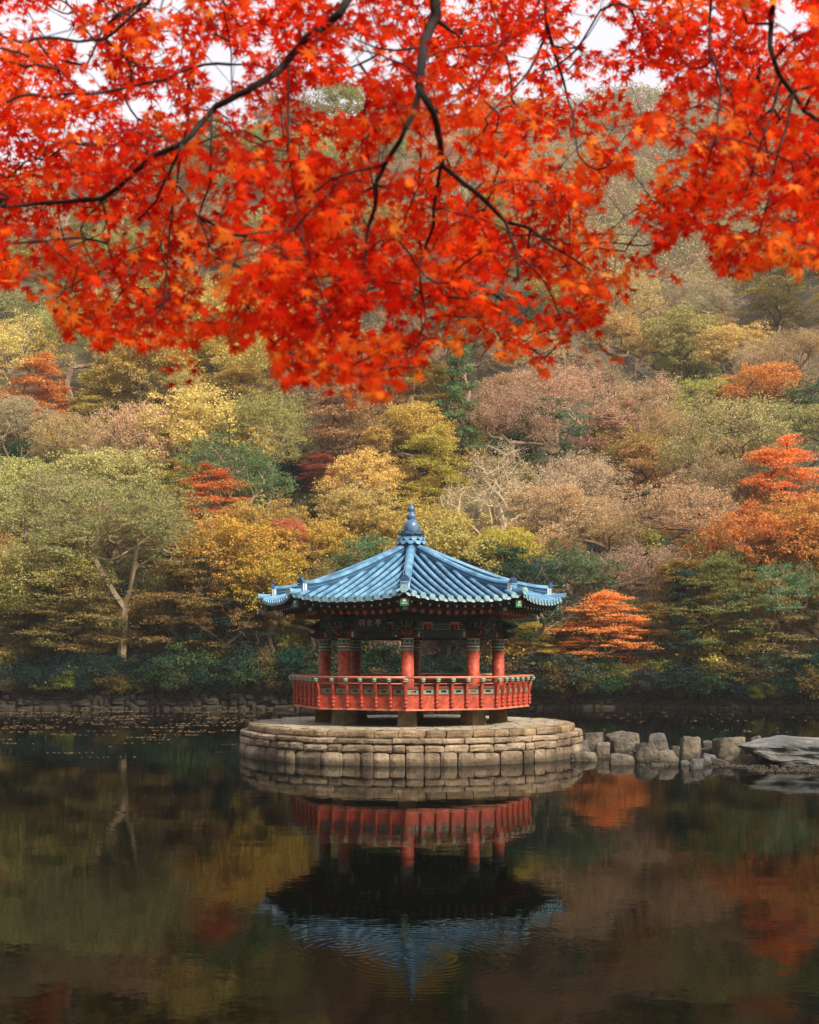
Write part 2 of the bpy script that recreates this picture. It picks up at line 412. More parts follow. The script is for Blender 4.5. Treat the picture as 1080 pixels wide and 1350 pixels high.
def rock_block(mb, c, ux, uy, w_, d_, h_, rng, m=0, bulge=0.03, nu=3, nv=3, rnd=.96):
    """a rounded, rough block: front face a bulged grid. ux: along the wall, uy: into the wall (2D unit vectors)"""
    vs_, fs = [], []
    jx = [rng.uniform(-.045, .045) * w_ for _ in range(4)]
    sh = rng.uniform(-1, 1)
    for j in range(nv + 1):
        for i in range(nu + 1):
            a, b2 = i / nu, j / nv
            x = (a - .5) * w_ + (jx[0] * (1 - a) * (1 - b2) + jx[1] * a * (1 - b2) + jx[2] * (1 - a) * b2 + jx[3] * a * b2)
            z = (b2 - .5) * h_ + sh * (a - .5) * 0.02
            ed = max(abs(2 * a - 1), abs(2 * b2 - 1))
            out_ = bulge * (1 - ed ** 5) * 1.5 - (0.012 if ed > .99 else 0) + rng.uniform(-1, 1) * bulge * 0.45
            if ed > .99 and abs(2 * a - 1) > .99 and abs(2 * b2 - 1) > .99: x *= rnd; z *= rnd
            vs_.append((c[0] + ux[0] * x - uy[0] * out_, c[1] + ux[1] * x - uy[1] * out_, c[2] + z))
    o = len(vs_)
    for j in range(nv):
        for i in range(nu):
            k = j * (nu + 1) + i; fs.append((k, k + 1, k + nu + 2, k + nu + 1))
    ring_ = [i for i in range(nu + 1)] + [j * (nu + 1) + nu for j in range(1, nv + 1)] + [nv * (nu + 1) + i for i in range(nu - 1, -1, -1)] + [j * (nu + 1) for j in range(nv - 1, 0, -1)]
    for k in ring_:
        p = vs_[k]; vs_.append((p[0] + uy[0] * d_, p[1] + uy[1] * d_, p[2]))
    L = len(ring_)
    for k in range(L):
        k2 = (k + 1) % L; fs.append((ring_[k2], ring_[k], o + k, o + k2))
    mb.add(vs_, fs, m)


mb = MB()
for j, (z0, hh) in enumerate(((-0.25, 0.5), (0.22, 0.38), (0.55, 0.34), (0.8, .24))):
    x = -62.0
    while x < 62:
        w_ = rng.choice((rng.uniform(0.3, 0.6), rng.uniform(.5, 1.2))); xc = x + w_ / 2; yy = bank_y(xc) - 0.25 + j * 0.09
        h_ = hh * rng.uniform(.75, 1.35)
        sl = (bank_y(xc + .5) - bank_y(xc - .5)); L = math.hypot(1, sl)
        rock_block(mb, (xc, yy + rng.uniform(-.16, .12), z0 + hh / 2 + rng.uniform(-.07, .07)), (1 / L, sl / L), (-sl / L, 1 / L), w_ - rng.uniform(.0, .08), 0.5, h_, rng, bulge=0.10, nu=4, nv=4)
        x += w_
tag(mb.build('retaining_wall', M['bank_stone'], smooth=False), 'low dark dry stone wall along the far bank of the pond', 'wall')

# ------------------------------------------------------------------ stone platform of the pavilion
PX, PY = 0.06, 42.5
plat = tag(empty('stone_platform', (PX, PY, 0)), 'round two tiered masonry platform carrying the pavilion in the pond', 'platform')


def ring_course(mb, rad, z0, z1, wmin, wmax, depth, rng, bulge, rnd=.96, var=.015):
    a = rng.uniform(0, 1); end = a + 2 * math.pi
    while a < end - 1e-3:
        w_ = rng.uniform(wmin, rng.uniform(wmin, wmax * 1.15)); da = w_ / rad
        if a + da > end - wmin * 0.6 / rad: da = end - a; w_ = da * rad
        t_ = a + da / 2
        rr = rad * math.cos(da / 2) + rng.uniform(-.025, .025)
        rock_block(mb, (rr * math.cos(t_), rr * math.sin(t_), (z0 + z1) / 2 + rng.uniform(-var, var)), (-math.sin(t_), math.cos(t_)), (-math.cos(t_), -math.sin(t_)),
                   w_ - rng.uniform(.012, .03), depth, (z1 - z0) - rng.uniform(.008, .03), rng, bulge=bulge, nu=5, nv=4, rnd=rnd)
        a += da


mb = MB()
ring_course(mb, 5.60, -0.35, 0.36, 0.40, 1.1, 0.5, rng, 0.024, .93, .02)
ring_course(mb, 5.575, 0.36, 0.60, 0.34, .9, 0.5, rng, 0.022, .93, .02)
ring_course(mb, 5.585, 0.60, 0.77, 0.6, 1.0, 0.7, rng, 0.016)
mb.build('lower_wall', M['wall_stone'], plat)
mb = MB(); ring_course(mb, 5.32, 0.77, 0.985, 0.5, 1.1, 0.55, rng, 0.010); mb.build('upper_kerb', M['wall_stone'], plat)
mb = MB(); mb.lathe([(5.46, -1.3), (5.46, 0.74), (5.17, 0.745), (5.17, 0.9)], 72); mb.build('mortar_core', M['mortar'], plat)
mb = MB(); vs_ = [(0, 0, 0.985)]; fs = []
NR, NA = 10, 72
for i in range(1, NR + 1):
    for j in range(NA):
        rr = 5.0 * i / NR; t_ = 2 * math.pi * j / NA
        vs_.append((rr * math.cos(t_), rr * math.sin(t_), 0.985 + fbm(rr * math.cos(t_) * .8, rr * math.sin(t_) * .8) * 0.02))
for j in range(NA):
    fs.append((0, 1 + j, 1 + (j + 1) % NA))
    for i in range(NR - 1): fs.append((1 + i * NA + j, 1 + (i + 1) * NA + j, 1 + (i + 1) * NA + (j + 1) % NA, 1 + i * NA + (j + 1) % NA))
mb.add(vs_, fs); mb.build('paving', M['paving'], plat, smooth=True)

# ------------------------------------------------------------------ pavilion
pav = tag(empty('pavilion', (PX, PY, 0.985)), 'red octagonal wooden pavilion with blue tiled roof and balustrade on its stone platform', 'pavilion')
Z0 = 0.985                                   # children use heights above the paving
ROT = -2.5
A = [R(-90 + ROT + 45 * k) for k in range(8)]          # corner directions; corner 0 faces the camera


def P(rad, k, z):                             # point at circumradius rad, corner k (may be fractional along the side), height z above water
    i = int(math.floor(k)); f = k - i
    a0, a1 = A[i % 8], A[(i + 1) % 8]
    x = rad * ((1 - f) * math.cos(a0) + f * math.cos(a1)); y = rad * ((1 - f) * math.sin(a0) + f * math.sin(a1))
    return Vector((x, y, z - Z0))


def octa_ring(mb, r0, r1, z0, z1, m=0, r0t=None, r1t=None):
    r0t = r0 if r0t is None else r0t; r1t = r1 if r1t is None else r1t
    vs_ = []
    for k in range(8): vs_ += [P(r0, k, z0), P(r1, k, z0), P(r1t, k, z1), P(r0t, k, z1)]
    fs = []
    for k in range(8):
        a, b_ = 4 * k, 4 * ((k + 1) % 8)
        fs += [(a + 1, b_ + 1, b_ + 2, a + 2), (b_, a, a + 3, b_ + 3), (a + 2, b_ + 2, b_ + 3, a + 3), (b_ + 1, a + 1, a, b_)]
    mb.add(vs_, fs, m)


RC = 2.86
# stone piers, columns, capital bands
mb = MB(); mb.box((0, 0, (1.53 - Z0) / 2 - 0.02), 0.62, 0.62, 0.55, taper=0.88)
pier = mb.build('foundation_stone', M['wall_stone'], pav, bevel=0.03)
mb = MB(); mb.lathe([(0.208, 1.60 - Z0), (0.208, 2.2 - Z0), (0.196, 3.33 - Z0)], 28)
colm = mb.build('column', M['red'], pav, smooth=True)
mb = MB()
z = 3.33
for k_, (h_, r_, mi_) in enumerate(((0.05, .203, 1), (0.05, .201, 2), (0.045, .203, 3), (0.05, .201, 0), (0.045, .203, 1), (0.10, .201, 2), (0.03, .205, 3))):
    mb.lathe([(r_, z - Z0), (r_, z + h_ - 0.002 - Z0)], 28, m=mi_); z += h_
# the painted petal teeth round the band
for j in range(16):
    t_ = 2 * math.pi * j / 16; mb.box((0.201 * math.cos(t_), 0.201 * math.sin(t_), 3.61 - Z0), .016, .04, .07, rot=t_, m=1 if j % 2 else 0)
band = mb.build('capital_band', [M['red_dark'], M['mint'], M['teal'], M['cream']], colm, smooth=False)


def spread(o, pts_rot):
    """puts o at the first place and a linked copy of it (and its children) at each of the others"""
    kids = [c for c in o.children]
    res = [o]
    for i, (loc, rz) in enumerate(pts_rot):
        q = o if i == 0 else dup(o, o.parent)
        q.location = loc; q.rotation_euler = (0, 0, rz)
        if i:
            res.append(q)
            for c in kids: dup(c, q)
    return res


spread(pier, [(P(RC, k, Z0), A[k]) for k in range(8)])
spread(colm, [(P(RC, k, Z0), A[k]) for k in range(8)])

# floor and the dark frame under it
mb = MB(); octa_ring(mb, 0.01, 3.70, 1.62, 1.74); mb.build('floor', M['wood_dark'], pav)
mb = MB()
for k in range(4):
    mb.tube([P(3.6, k, 1.56), P(3.6, k + 4, 1.56)], [.07, .07], 4)
mb.build('floor_joist', M['wood_dark'], pav)

# eight apron boards, each with its row of pierced panels
RB = 3.84
for k in range(8):
    mb = MB()
    def quadbox(r0, r1, z0, z1, f0, f1, m, r0b=None):
        r0b = r0 if r0b is None else r0b
        vs_ = [P(r0, k + f0, z0), P(r0, k + f1, z0), P(r0b, k + f1, z1), P(r0b, k + f0, z1), P(r1, k + f0, z0), P(r1, k + f1, z0), P(r1, k + f1, z1), P(r1, k + f0, z1)]
        mb.add(vs_, [(0, 1, 2, 3), (5, 4, 7, 6), (3, 2, 6, 7), (4, 5, 1, 0), (1, 5, 6, 2), (4, 0, 3, 7)], m)
    quadbox(RB + .035, RB - .08, 1.50, 1.555, 0, 1, 2)
    quadbox(RB, RB - .08, 1.555, 1.965, 0, 1, 0)
    quadbox(RB + .015, RB - .08, 1.965, 1.995, 0, 1, 1)
    quadbox(RB + .02, RB - .08, 2.16, 2.235, 0, 1, 1)
    n_ = 6
    for i in range(n_):
        f0, f1 = (i + .0) / n_, (i + 1.) / n_
        e_ = 0.12 / n_
        quadbox(RB + .008, RB - .07, 1.995, 2.16, f0, f0 + e_, 0)
        quadbox(RB + .008, RB - .07, 1.995, 2.16, f1 - e_, f1, 0)
        a0, a1 = f0 + e_, f1 - e_; w_ = a1 - a0
        s0, s1 = a0 + w_ * .27, a1 - w_ * .27                  # the slot is a real hole
        quadbox(RB - .012, RB - .05, 1.995, 2.16, a0, s0, 3)
        quadbox(RB - .012, RB - .05, 1.995, 2.16, s1, a1, 3)
        quadbox(RB - .012, RB - .05, 1.995, 2.045, s0, s1, 3)
        quadbox(RB - .012, RB - .05, 2.11, 2.16, s0, s1, 3)
    mb.build('apron_board', [M['red'], M['red_dark'], M['rail'], M['grey_green']], pav)

# balusters: turned knobs below, leaning bracket above, mint lotus cup under the rail
mb = MB()
prof = []
for j in range(3):
    zb = 1.57 + j * 0.115
    prof += [(.028, zb), (.052, zb + .028), (.056, zb + .055), (.046, zb + .085), (.028, zb + .11)]
mb.lathe([(r_, z_ - Z0) for r_, z_ in prof], 10, c=(0.045, 0, 0))
pts = [(0.04, 1.9), (0.05, 2.05), (0.08, 2.2), (0.125, 2.36), (0.15, 2.44)]
o_ = len(mb.v)
for (x, z) in pts:
    for (dx, dy) in ((-.04, -.036), (.03, -.036), (.03, .036), (-.04, .036)): mb.v.append((x + dx, dy, z - Z0))
for i in range(len(pts) - 1):
    for j in range(4):
        mb.f.append((o_ + i * 4 + j, o_ + i * 4 + (j + 1) % 4, o_ + (i + 1) * 4 + (j + 1) % 4, o_ + (i + 1) * 4 + j)); mb.mi.append(0)
bal = mb.build('baluster', [M['red']], pav)
mb = MB(); mb.lathe([(.035, 2.40 - Z0), (.075, 2.425 - Z0), (.08, 2.455 - Z0), (.055, 2.475 - Z0)], 10, c=(.155, 0, 0)); mb.box((.155, 0, 2.39 - Z0), .1, .1, .03)
mb.build('lotus_cup', M['mint'], bal)
spots = []
for k in range(8):
    for i in range(6):
        p = P(RB, k + i / 6, Z0); nrm = A[k] if i == 0 else A[k] + R(22.5)
        spots.append((p, nrm))
spread(bal, spots)
rr_ = RB + .17
for k in range(8):
    mb = MB(); mb.tube([P(rr_, k, 2.505), P(rr_, k + .5, 2.5), P(rr_, k + .999, 2.505)], [.036] * 3, 10)
    mb.tube([P(rr_ - .17, k, 2.31), P(rr_ - .17, k + .999, 2.31)], [.02] * 2, 6)
    mb.build('handrail', M['rail'], pav, smooth=True)

# lintels, frieze, purlins
for k in range(8):
    mb = MB()
    def beam(r_, z0, z1, th, m, f0=0.0, f1=1.0):
        vs_ = [P(r_ + th / 2, k + f0, z0), P(r_ + th / 2, k + f1, z0), P(r_ + th / 2, k + f1, z1), P(r_ + th / 2, k + f0, z1),
               P(r_ - th / 2, k + f0, z0), P(r_ - th / 2, k + f1, z0), P(r_ - th / 2, k + f1, z1), P(r_ - th / 2, k + f0, z1)]
        mb.add(vs_, [(0, 1, 2, 3), (5, 4, 7, 6), (3, 2, 6, 7), (4, 5, 1, 0), (1, 5, 6, 2), (4, 0, 3, 7)], m)
    beam(RC, 3.70, 3.735, .20, 2, .08, .92); beam(RC, 3.735, 3.93, .19, 0, .02, .98); beam(RC, 3.93, 3.955, .20, 2, .05, .95)
    # painted ends of the lintel
    for f0, f1, mm_ in ((.08, .15, 1), (.15, .18, 3), (.18, .23, 4), (.77, .82, 4), (.82, .85, 3), (.85, .92, 1)): beam(RC, 3.745, 3.92, .198, mm_, f0, f1)
    mb.build('lintel', [M['teal_dark'], M['red_dark'], M['wood_dark'], M['cream'], M['teal']], pav)
    mb = MB(); beam(RC, 3.955, 4.27, .05, 0, .04, .96)
    for f0, f1 in ((.36, .64), (.08, .24), (.76, .92)):
        beam(RC, 3.975, 4.15, .075, 2, f0, f1); beam(RC, 3.99, 4.135, .09, 1, f0 + .012, f1 - .012)
    for fc in (.30, .70):                      # lotus blocks standing on the lintel
        beam(RC, 3.957, 4.12, .16, 5, fc - .04, fc + .04); beam(RC, 4.12, 4.17, .17, 4, fc - .05, fc + .05); beam(RC, 4.17, 4.2, .2, 2, fc - .07, fc + .07)
        beam(RC, 3.99, 4.09, .17, 4, fc - .012, fc + .012)
    mb.build('frieze', [M['teal_dark'], M['teal'], M['cream'], M['red'], M['orange_end'], M['red_dark']], pav)
    mb = MB(); mb.tube([P(RC + .02, k - .02, 4.38), P(RC + .02, k + .5, 4.38), P(RC + .02, k + 1.02 - .001, 4.38)], [.115] * 3, 12)
    mb.build('purlin', M['teal_dark'], pav, smooth=True)

# carved brackets at the column heads
def wing(mb, ang, z0, L, H, m_body, m_edge, th=.07):
    prof = [(.12, 0), (.12 + L * .55, .02), (.12 + L * .85, H * .32), (.12 + L, H * .78), (.12 + L * .86, H * .62), (.12 + L * .62, H * .55), (.12 + L * .45, H * .8), (.12 + L * .3, H), (.12, H)]
    c, s = math.cos(ang), math.sin(ang)
    for t0, t1, sc, m in ((-th / 2, th / 2, 1.0, m_body), (-th / 2 - .008, th / 2 + .008, .55, m_edge)):
        vs_ = []
        for tt in (t0, t1):
            for x, z in prof:
                xx = .12 + (x - .12) * (1 if sc == 1 else .82); zz = z0 + (z - H / 2) * sc + H / 2
                vs_.append((xx * c - tt * s, xx * s + tt * c, zz - Z0))
        k = len(prof); fs = [tuple(range(k)), tuple(reversed(range(k, 2 * k)))] + [((i + 1) % k, i, k + i, k + (i + 1) % k) for i in range(k)]
        mb.add(vs_, fs, m)


mb = MB()
mb.box((0, 0, 3.83 - Z0), .36, .36, .27, m=0); mb.box((0, 0, 4.0 - Z0), .46, .46, .07, m=2); mb.box((0, 0, 4.14 - Z0), .32, .32, .2, m=1); mb.box((0, 0, 4.27 - Z0), .5, .5, .06, m=2)
for a_ in (0, R(38), R(-38)):
    wing(mb, a_, 3.72, .46, .26, 2, 0); wing(mb, a_, 4.0, .58, .26, 1, 2)
for a_ in (R(112.5), R(-112.5)):
    wing(mb, a_, 3.74, .42, .2, 1, 2); wing(mb, a_, 4.0, .4, .22, 2, 0)
wing(mb, R(180), 3.95, .5, .3, 2, 0)
for sgn in (-1, 1):
    for zz in (3.80, 4.05):
        mb.tube([(.25, sgn * .06, zz - Z0), (.42, sgn * .12, zz + .04 - Z0), (.52, sgn * .16, zz + .16 - Z0)], [.02, .018, .01], 6, m=4)
brk = mb.build('bracket', [M['red_dark'], M['teal'], M['teal_dark'], M['cream'], M['orange_end']], pav)
spread(brk, [(P(RC, k, Z0), A[k]) for k in range(8)])

# rafters: round red ones, then square flying rafters under the tile edge
RE, ZE = 4.93, 4.80                            # roof edge
mb = MB(); mb.tube([(-1.9, 0, .62), (0, 0, 0)], [.085, .085], 12, m=0, cap=True)
d_ = Vector((1.9, 0, -.62)).normalized()
mb.tube([d_ * .004, d_ * .012], [.072, .072], 12, m=1); mb.tube([d_ * .012, d_ * .017], [.042, .042], 12, m=2); mb.tube([d_ * .017, d_ * .021], [.02, .02], 8, m=1)
raf = mb.build('rafter', [M['red_dark'], M['orange_end'], M['mint']], pav, smooth=False)
pl = []
for k in range(8):
    for i in range(10):
        f = (i + .95) / 10.9; lift = 0.10 * abs(2 * f - 1) ** 2.5
        pl.append((P(3.93, k + f, 4.47 + lift), A[k] + R(22.5) * (1 + (2 * f - 1) * .55)))
spread(raf, pl)
mb = MB(); mb.box((-.5, 0, .03), 1.0, .085, .10); mb.tube([(.0, 0, .03), (.008, 0, .03)], [.034, .034], 8, m=1)
fly = mb.build('flying_rafter', [M['teal_dark'], M['white']], pav)
pl = []
for k in range(8):
    for i in range(12):
        f = (i + .8) / 12.6; lift = 0.17 * abs(2 * f - 1) ** 2.5
        pl.append((P(4.68, k + f, 4.60 + lift), A[k] + R(22.5) * (1 + (2 * f - 1) * .5)))
spread(fly, pl)
# corner rafters with painted ends
mb = MB(); mb.tube([(-2.2, 0, .75), (-.6, 0, .16), (0, 0, .06)], [.13, .13, .12], 4); mb.box((.06, 0, .08), .05, .26, .24, m=1); mb.box((.09, 0, .13), .02, .10, .09, m=2); mb.box((.09, 0, .03), .02, .16, .05, m=3)
mb.box((-.52, 0, -.08), .05, .30, .2, m=1); mb.box((-.49, 0, -.08), .02, .14, .1, m=2)
mb.tube([(-1.9, 0, .3), (-.53, 0, -.07)], [.13, .12], 4)
crn = mb.build('corner_rafter', [M['teal_dark'], M['teal'], M['cream'], M['mint']], pav)
spread(crn, [(P(4.72, k, 4.66), A[k]) for k in range(8)])
# eave boards
mb = MB()
for k in range(8):
    N_ = 12
    for rr, z0, hh in ((3.97, 4.53, .10), (4.74, 4.69, .08)):
        for i in range(N_):
            f0, f1 = i / N_, (i + 1) / N_
            l0, l1 = (.14 * abs(2 * f - 1) ** 2.5 for f in (f0, f1))
            vs_ = [P(rr, k + f0, z0 + l0), P(rr, k + f1, z0 + l1), P(rr, k + f1, z0 + l1 + hh), P(rr, k + f0, z0 + l0 + hh),
                   P(rr - .1, k + f0, z0 + l0), P(rr - .1, k + f1, z0 + l1), P(rr - .1, k + f1, z0 + l1 + hh), P(rr - .1, k + f0, z0 + l0 + hh)]
            mb.add(vs_, [(0, 1, 2, 3), (5, 4, 7, 6), (3, 2, 6, 7), (4, 5, 1, 0)], 0)
    # sheathing boards between rafters
    mb.add([P(4.72, k, 4.80), P(4.72, k + 1 - 1e-6, 4.80), P(3.5, k + 1 - 1e-6, 4.86), P(3.5, k, 4.86)], [(3, 2, 1, 0)], 1)
    mb.add([P(4.0, k, 4.66), P(4.0, k + 1 - 1e-6, 4.66), P(.6, k + 1 - 1e-6, 5.75), P(.6, k, 5.75)], [(3, 2, 1, 0)], 1)
mb.build('eave_board', [M['red_dark'], M['teal_dark']], pav)

# ---- the tiled roof
ZA, RA = 6.56, 0.36                            # where the slopes meet the collar


def roof_z(r_):                                 # slightly hollow slope, r_ is the circumradius
    t = (r_ - RA) / (RE - RA)
    return ZA + (ZE + .05 - ZA) * (t + 0.20 * t * (1 - t) * 1.0)


def roof_lift(f, r_):                          # corners turn up
    t = max(0, (r_ - 2.4) / (RE - 2.4)); return 0.20 * abs(2 * f - 1) ** 2.6 * t * t


mb = MB()
NT = 13
NI = 15
e_len = 2 * RE * math.sin(R(22.5))
for k in range(8):
    ca = A[k] + R(22.5); cn = Vector((math.cos(ca), math.sin(ca), 0)); ct = Vector((-math.sin(ca), math.cos(ca), 0))
    ap = RE * math.cos(R(22.5))
    def S(t, q, dz=0.0):                      # t along the eave (-.5 .. .5 of edge length), q distance from the axis measured along the face's middle line
        rr = q / math.cos(R(22.5)); half = q * math.tan(R(22.5)); f = (t + half) / (2 * half) if half > 1e-4 else .5
        p = cn * q + ct * t; p.z = roof_z(rr) + roof_lift(min(1, max(0, f)), rr) + dz - Z0
        return p
    sp = e_len / NT
    for i in range(NT + 1):
        t = -e_len / 2 + i * sp
        q0 = max(abs(t) / math.tan(R(22.5)), RA * .9)   # where this row meets the hip
        # pan (under) tiles between rows: a stepped trough
        if i < NT:
            tm = t + sp / 2; qq0 = max(min(abs(t), abs(t + sp)) / math.tan(R(22.5)) - 0.02, RA * .8)
            L = ap - qq0; ns_ = max(2, int(L / .16))
            for s_ in range(ns_):
                a_, b_ = qq0 + L * s_ / ns_, qq0 + L * (s_ + 1) / ns_ + .012
                def clampt(t_, q_): h_ = q_ * math.tan(R(22.5)); return max(-h_, min(h_, t_))
                row = []
                for q_, dz in ((a_, -.035), (b_, .0)):
                    row.append([S(clampt(t + sp * u, q_), q_, dz - .045 * math.sin(math.pi * u)) for u in (0, .25, .5, .75, 1)])
                o_ = len(mb.v); mb.v += [tuple(p) for p in row[0] + row[1]]
                for u in range(4): mb.f.append((o_ + u, o_ + 5 + u, o_ + 6 + u, o_ + 1 + u)); mb.mi.append(1)
                o2 = len(mb.v); lo = [tuple(Vector(p) - Vector((0, 0, .035))) for p in row[1]]; mb.v += [tuple(p) for p in row[1]] + lo
                for u in range(4): mb.f.append((o2 + u, o2 + 5 + u, o2 + 6 + u, o2 + 1 + u)); mb.mi.append(1)
            # hanging end of the pan tile
            pts = [S(tm + sp * .5 * u, ap + .0, -.02) for u in (-.8, -.4, 0, .4, .8)]
            lo = [tuple(p + cn * .03 - Vector((0, 0, dz_))) for p, dz_ in zip(pts, (.02, .075, .09, .075, .02))]
            o_ = len(mb.v); mb.v += [tuple(p) for p in pts] + lo
            for u in range(4): mb.f.append((o_ + u, o_ + 5 + u, o_ + 6 + u, o_ + 1 + u)); mb.mi.append(2)
        # cover tiles: a half-round row
        if ap - q0 < .12: continue
        ns_ = max(3, int((ap - q0) / .3)); o_ = len(mb.v); hw = .070
        for s_ in range(ns_ + 1):
            q_ = q0 + (ap + .03 - q0) * s_ / ns_
            for u in range(6):
                th = math.pi * u / 5; mb.v.append(tuple(S(t + hw * math.cos(th), q_, .012 + .080 * math.sin(th))))
        for s_ in range(ns_):
            for u in range(5): mb.f.append((o_ + s_ * 6 + u, o_ + s_ * 6 + u + 1, o_ + (s_ + 1) * 6 + u + 1, o_ + (s_ + 1) * 6 + u)); mb.mi.append(0)
        # the round end disc
        c_ = S(t, ap + .035, .015); r_ = .092
        o_ = len(mb.v)
        for dep in (-.02, .02):
            for u in range(12):
                th = 2 * math.pi * u / 12; mb.v.append(tuple(c_ + cn * dep + ct * (r_ * math.cos(th)) + Vector((0, 0, r_ * math.sin(th)))))
        mb.f.append(tuple(o_ + 12 + u for u in range(12))); mb.mi.append(2)
        for u in range(12): mb.f.append((o_ + u, o_ + (u + 1) % 12, o_ + 12 + (u + 1) % 12, o_ + 12 + u)); mb.mi.append(0)
    # solid underside of the slope
    vs_ = []
    for q_ in np.linspace(RA, ap - .05, 7):
        h_ = q_ * math.tan(R(22.5))
        for t_ in np.linspace(-h_, h_, 9): vs_.append(S(t_, q_, -.10))
    mb.add(vs_, [(a * 9 + b_, (a + 1) * 9 + b_, (a + 1) * 9 + b_ + 1, a * 9 + b_ + 1) for a in range(6) for b_ in range(8)], 1)
roof = mb.build('roof', [M['tile'], M['tile_dark'], M['tile_end']], pav)

# hip ridges: layered, with a half-round cap and a whitened end
for k in range(8):
    mb = MB(); c, s = math.cos(A[k]), math.sin(A[k])
    def hp(r_, side, z): return (r_ * c - side * s, r_ * s + side * c, z - Z0)
    N_ = 16; rs = [RA - .02 + (4.55 - RA + .02) * i / N_ for i in range(N_ + 1)]
    def base(r_): return roof_z(r_) + roof_lift(0, r_)
    def extra(r_): return .16 + .06 * max(0, (r_ - 3.4) / 1.2) ** 2 * 1.3
    layers = [(.135, -.06, .085, 1), (.115, .085, .10, 0), (.13, .10, .118, 0), (.105, .118, .20, 1), (.125, .20, .225, 0)]
    for hw, z0, z1, m in layers:
        o_ = len(mb.v)
        for r_ in rs:
            b0 = base(r_); e_ = extra(r_) / .2
            for side, zz in ((-hw, z0), (hw, z0), (hw, z1), (-hw, z1)): mb.v.append(hp(r_, side, b0 + zz * e_))
        for i in range(N_):
            for j in range(4): mb.f.append((o_ + i * 4 + j, o_ + i * 4 + (j + 1) % 4, o_ + (i + 1) * 4 + (j + 1) % 4, o_ + (i + 1) * 4 + j)); mb.mi.append(m)
        mb.f.append(tuple(o_ + N_ * 4 + j for j in range(4))); mb.mi.append(m)
    o_ = len(mb.v)
    for r_ in rs:
        for u in range(7):
            th = math.pi * u / 6; mb.v.append(hp(r_, .10 * math.cos(th), base(r_) + .225 * extra(r_) / .2 + .085 * math.sin(th)))
    for i in range(N_):
        for u in range(6): mb.f.append((o_ + i * 7 + u, o_ + i * 7 + u + 1, o_ + (i + 1) * 7 + u + 1, o_ + (i + 1) * 7 + u)); mb.mi.append(0)
    # whitened end face with blue bands, and the upright demon-tile above it
    re_ = 4.55; b0 = base(re_); e_ = extra(re_) / .2
    def plate(r0, r1, hw, z0, z1, m):
        vs_ = [hp(r0, -hw, z0), hp(r1, -hw, z0), hp(r1, hw, z0), hp(r0, hw, z0), hp(r0, -hw, z1), hp(r1, -hw, z1), hp(r1, hw, z1), hp(r0, hw, z1)]
        mb.add(vs_, [(3, 2, 1, 0), (4, 5, 6, 7), (0, 1, 5, 4), (1, 2, 6, 5), (2, 3, 7, 6), (3, 0, 4, 7)], m)
    plate(re_ + .002, re_ + .04, .128, b0 - .04, b0 + .225 * e_, 2)
    plate(re_ - .09, re_ - .02, .139, b0 - .0, b0 + .21 * e_, 2)
    plate(re_ + .05, re_ + .07, .11, b0 + .02, b0 + .07, 1); plate(re_ + .05, re_ + .07, .11, b0 + .11, b0 + .16, 0); plate(re_ + .05, re_ + .075, .13, b0 + .2, b0 + .25, 0)
    vs_, zz = [], b0 + .25 * e_
    for r_ in (re_ - .02, re_ + .08):
        for u in range(9):
            th = math.pi * u / 8; vs_.append(hp(r_, .14 * math.cos(th), zz - .02 + .16 * math.sin(th)))
    mb.add(vs_, [tuple(range(9)), tuple(reversed(range(9, 18)))] + [(i + 1, i, 9 + i, 10 + i) for i in range(8)], 1)
    vs_ = [hp(re_ - .1, -.03, zz + .1), hp(re_ - .1, .03, zz + .1), hp(re_ + .14, .012, zz + .26), hp(re_ + .14, -.012, zz + .26), hp(re_ + .06, 0, zz + .1)]
    mb.add(vs_, [(0, 1, 2, 3), (0, 3, 4), (1, 4, 2), (0, 4, 1), (3, 2, 4)], 1)
    # corner tile beyond the ridge end
    pts_ = [hp(re_ + .02, 0, b0 + .02), hp(re_ + .25, 0, base(4.8) + .03), hp(RE + .12, 0, base(RE) + .06)]
    mb.tube(pts_, [.10, .10, .105], 10, m=0); mb.tube([pts_[2], Vector(pts_[2]) + Vector((c, s, .05)) * .02], [.12, .12], 12, m=3)
    mb.build('hip_ridge', [M['tile'], M['tile_dark'], M['plaster'], M['tile_end']], roof)

# collar of tiles and jar-shaped finial
mb = MB(); mb.lathe([(.40, 6.50 - Z0), (.40, 6.85 - Z0), (.36, 7.05 - Z0), (.31, 7.22 - Z0), (.25, 7.26 - Z0)], 32, m=1)
for lay, (rr, zz, n_, rad) in enumerate(((.46, 6.93, 12, .125), (.42, 7.05, 12, .115), (.40, 7.15, 10, .125))):
    for j in range(n_):
        a_ = 2 * math.pi * (j + .5 * (lay % 2)) / n_ + A[0]; c, s = math.cos(a_), math.sin(a_)
        vs_ = []
        for dep in (0, .035):
            for u in range(9):
                th = math.pi + math.pi * u / 8 if lay < 2 else math.pi * u / 8
                tt, dz = rad * math.cos(th), rad * math.sin(th)
                r_ = rr + dep - dz * .12 - tt * tt * .6
                vs_.append((r_ * c - tt * s, r_ * s + tt * c, zz + dz - Z0))
        mb.add(vs_, [tuple(reversed(range(9))), tuple(range(9, 18))] + [(i, i + 1, 10 + i, 9 + i) for i in range(8)] + [(8, 0, 9, 17)], 0 if lay < 2 else 1)
mb.build('ridge_collar', [M['tile'], M['tile_dark']], roof)
prof = [(.30, 7.18), (.33, 7.22), (.325, 7.36), (.33, 7.40), (.30, 7.52), (.22, 7.60), (.15, 7.63), (.17, 7.66), (.205, 7.72), (.20, 7.79), (.15, 7.86), (.10, 7.885), (.12, 7.91), (.145, 7.97), (.14, 8.03), (.10, 8.09), (.06, 8.115), (.065, 8.14), (.05, 8.17), (.015, 8.19), (.01, 8.26)]
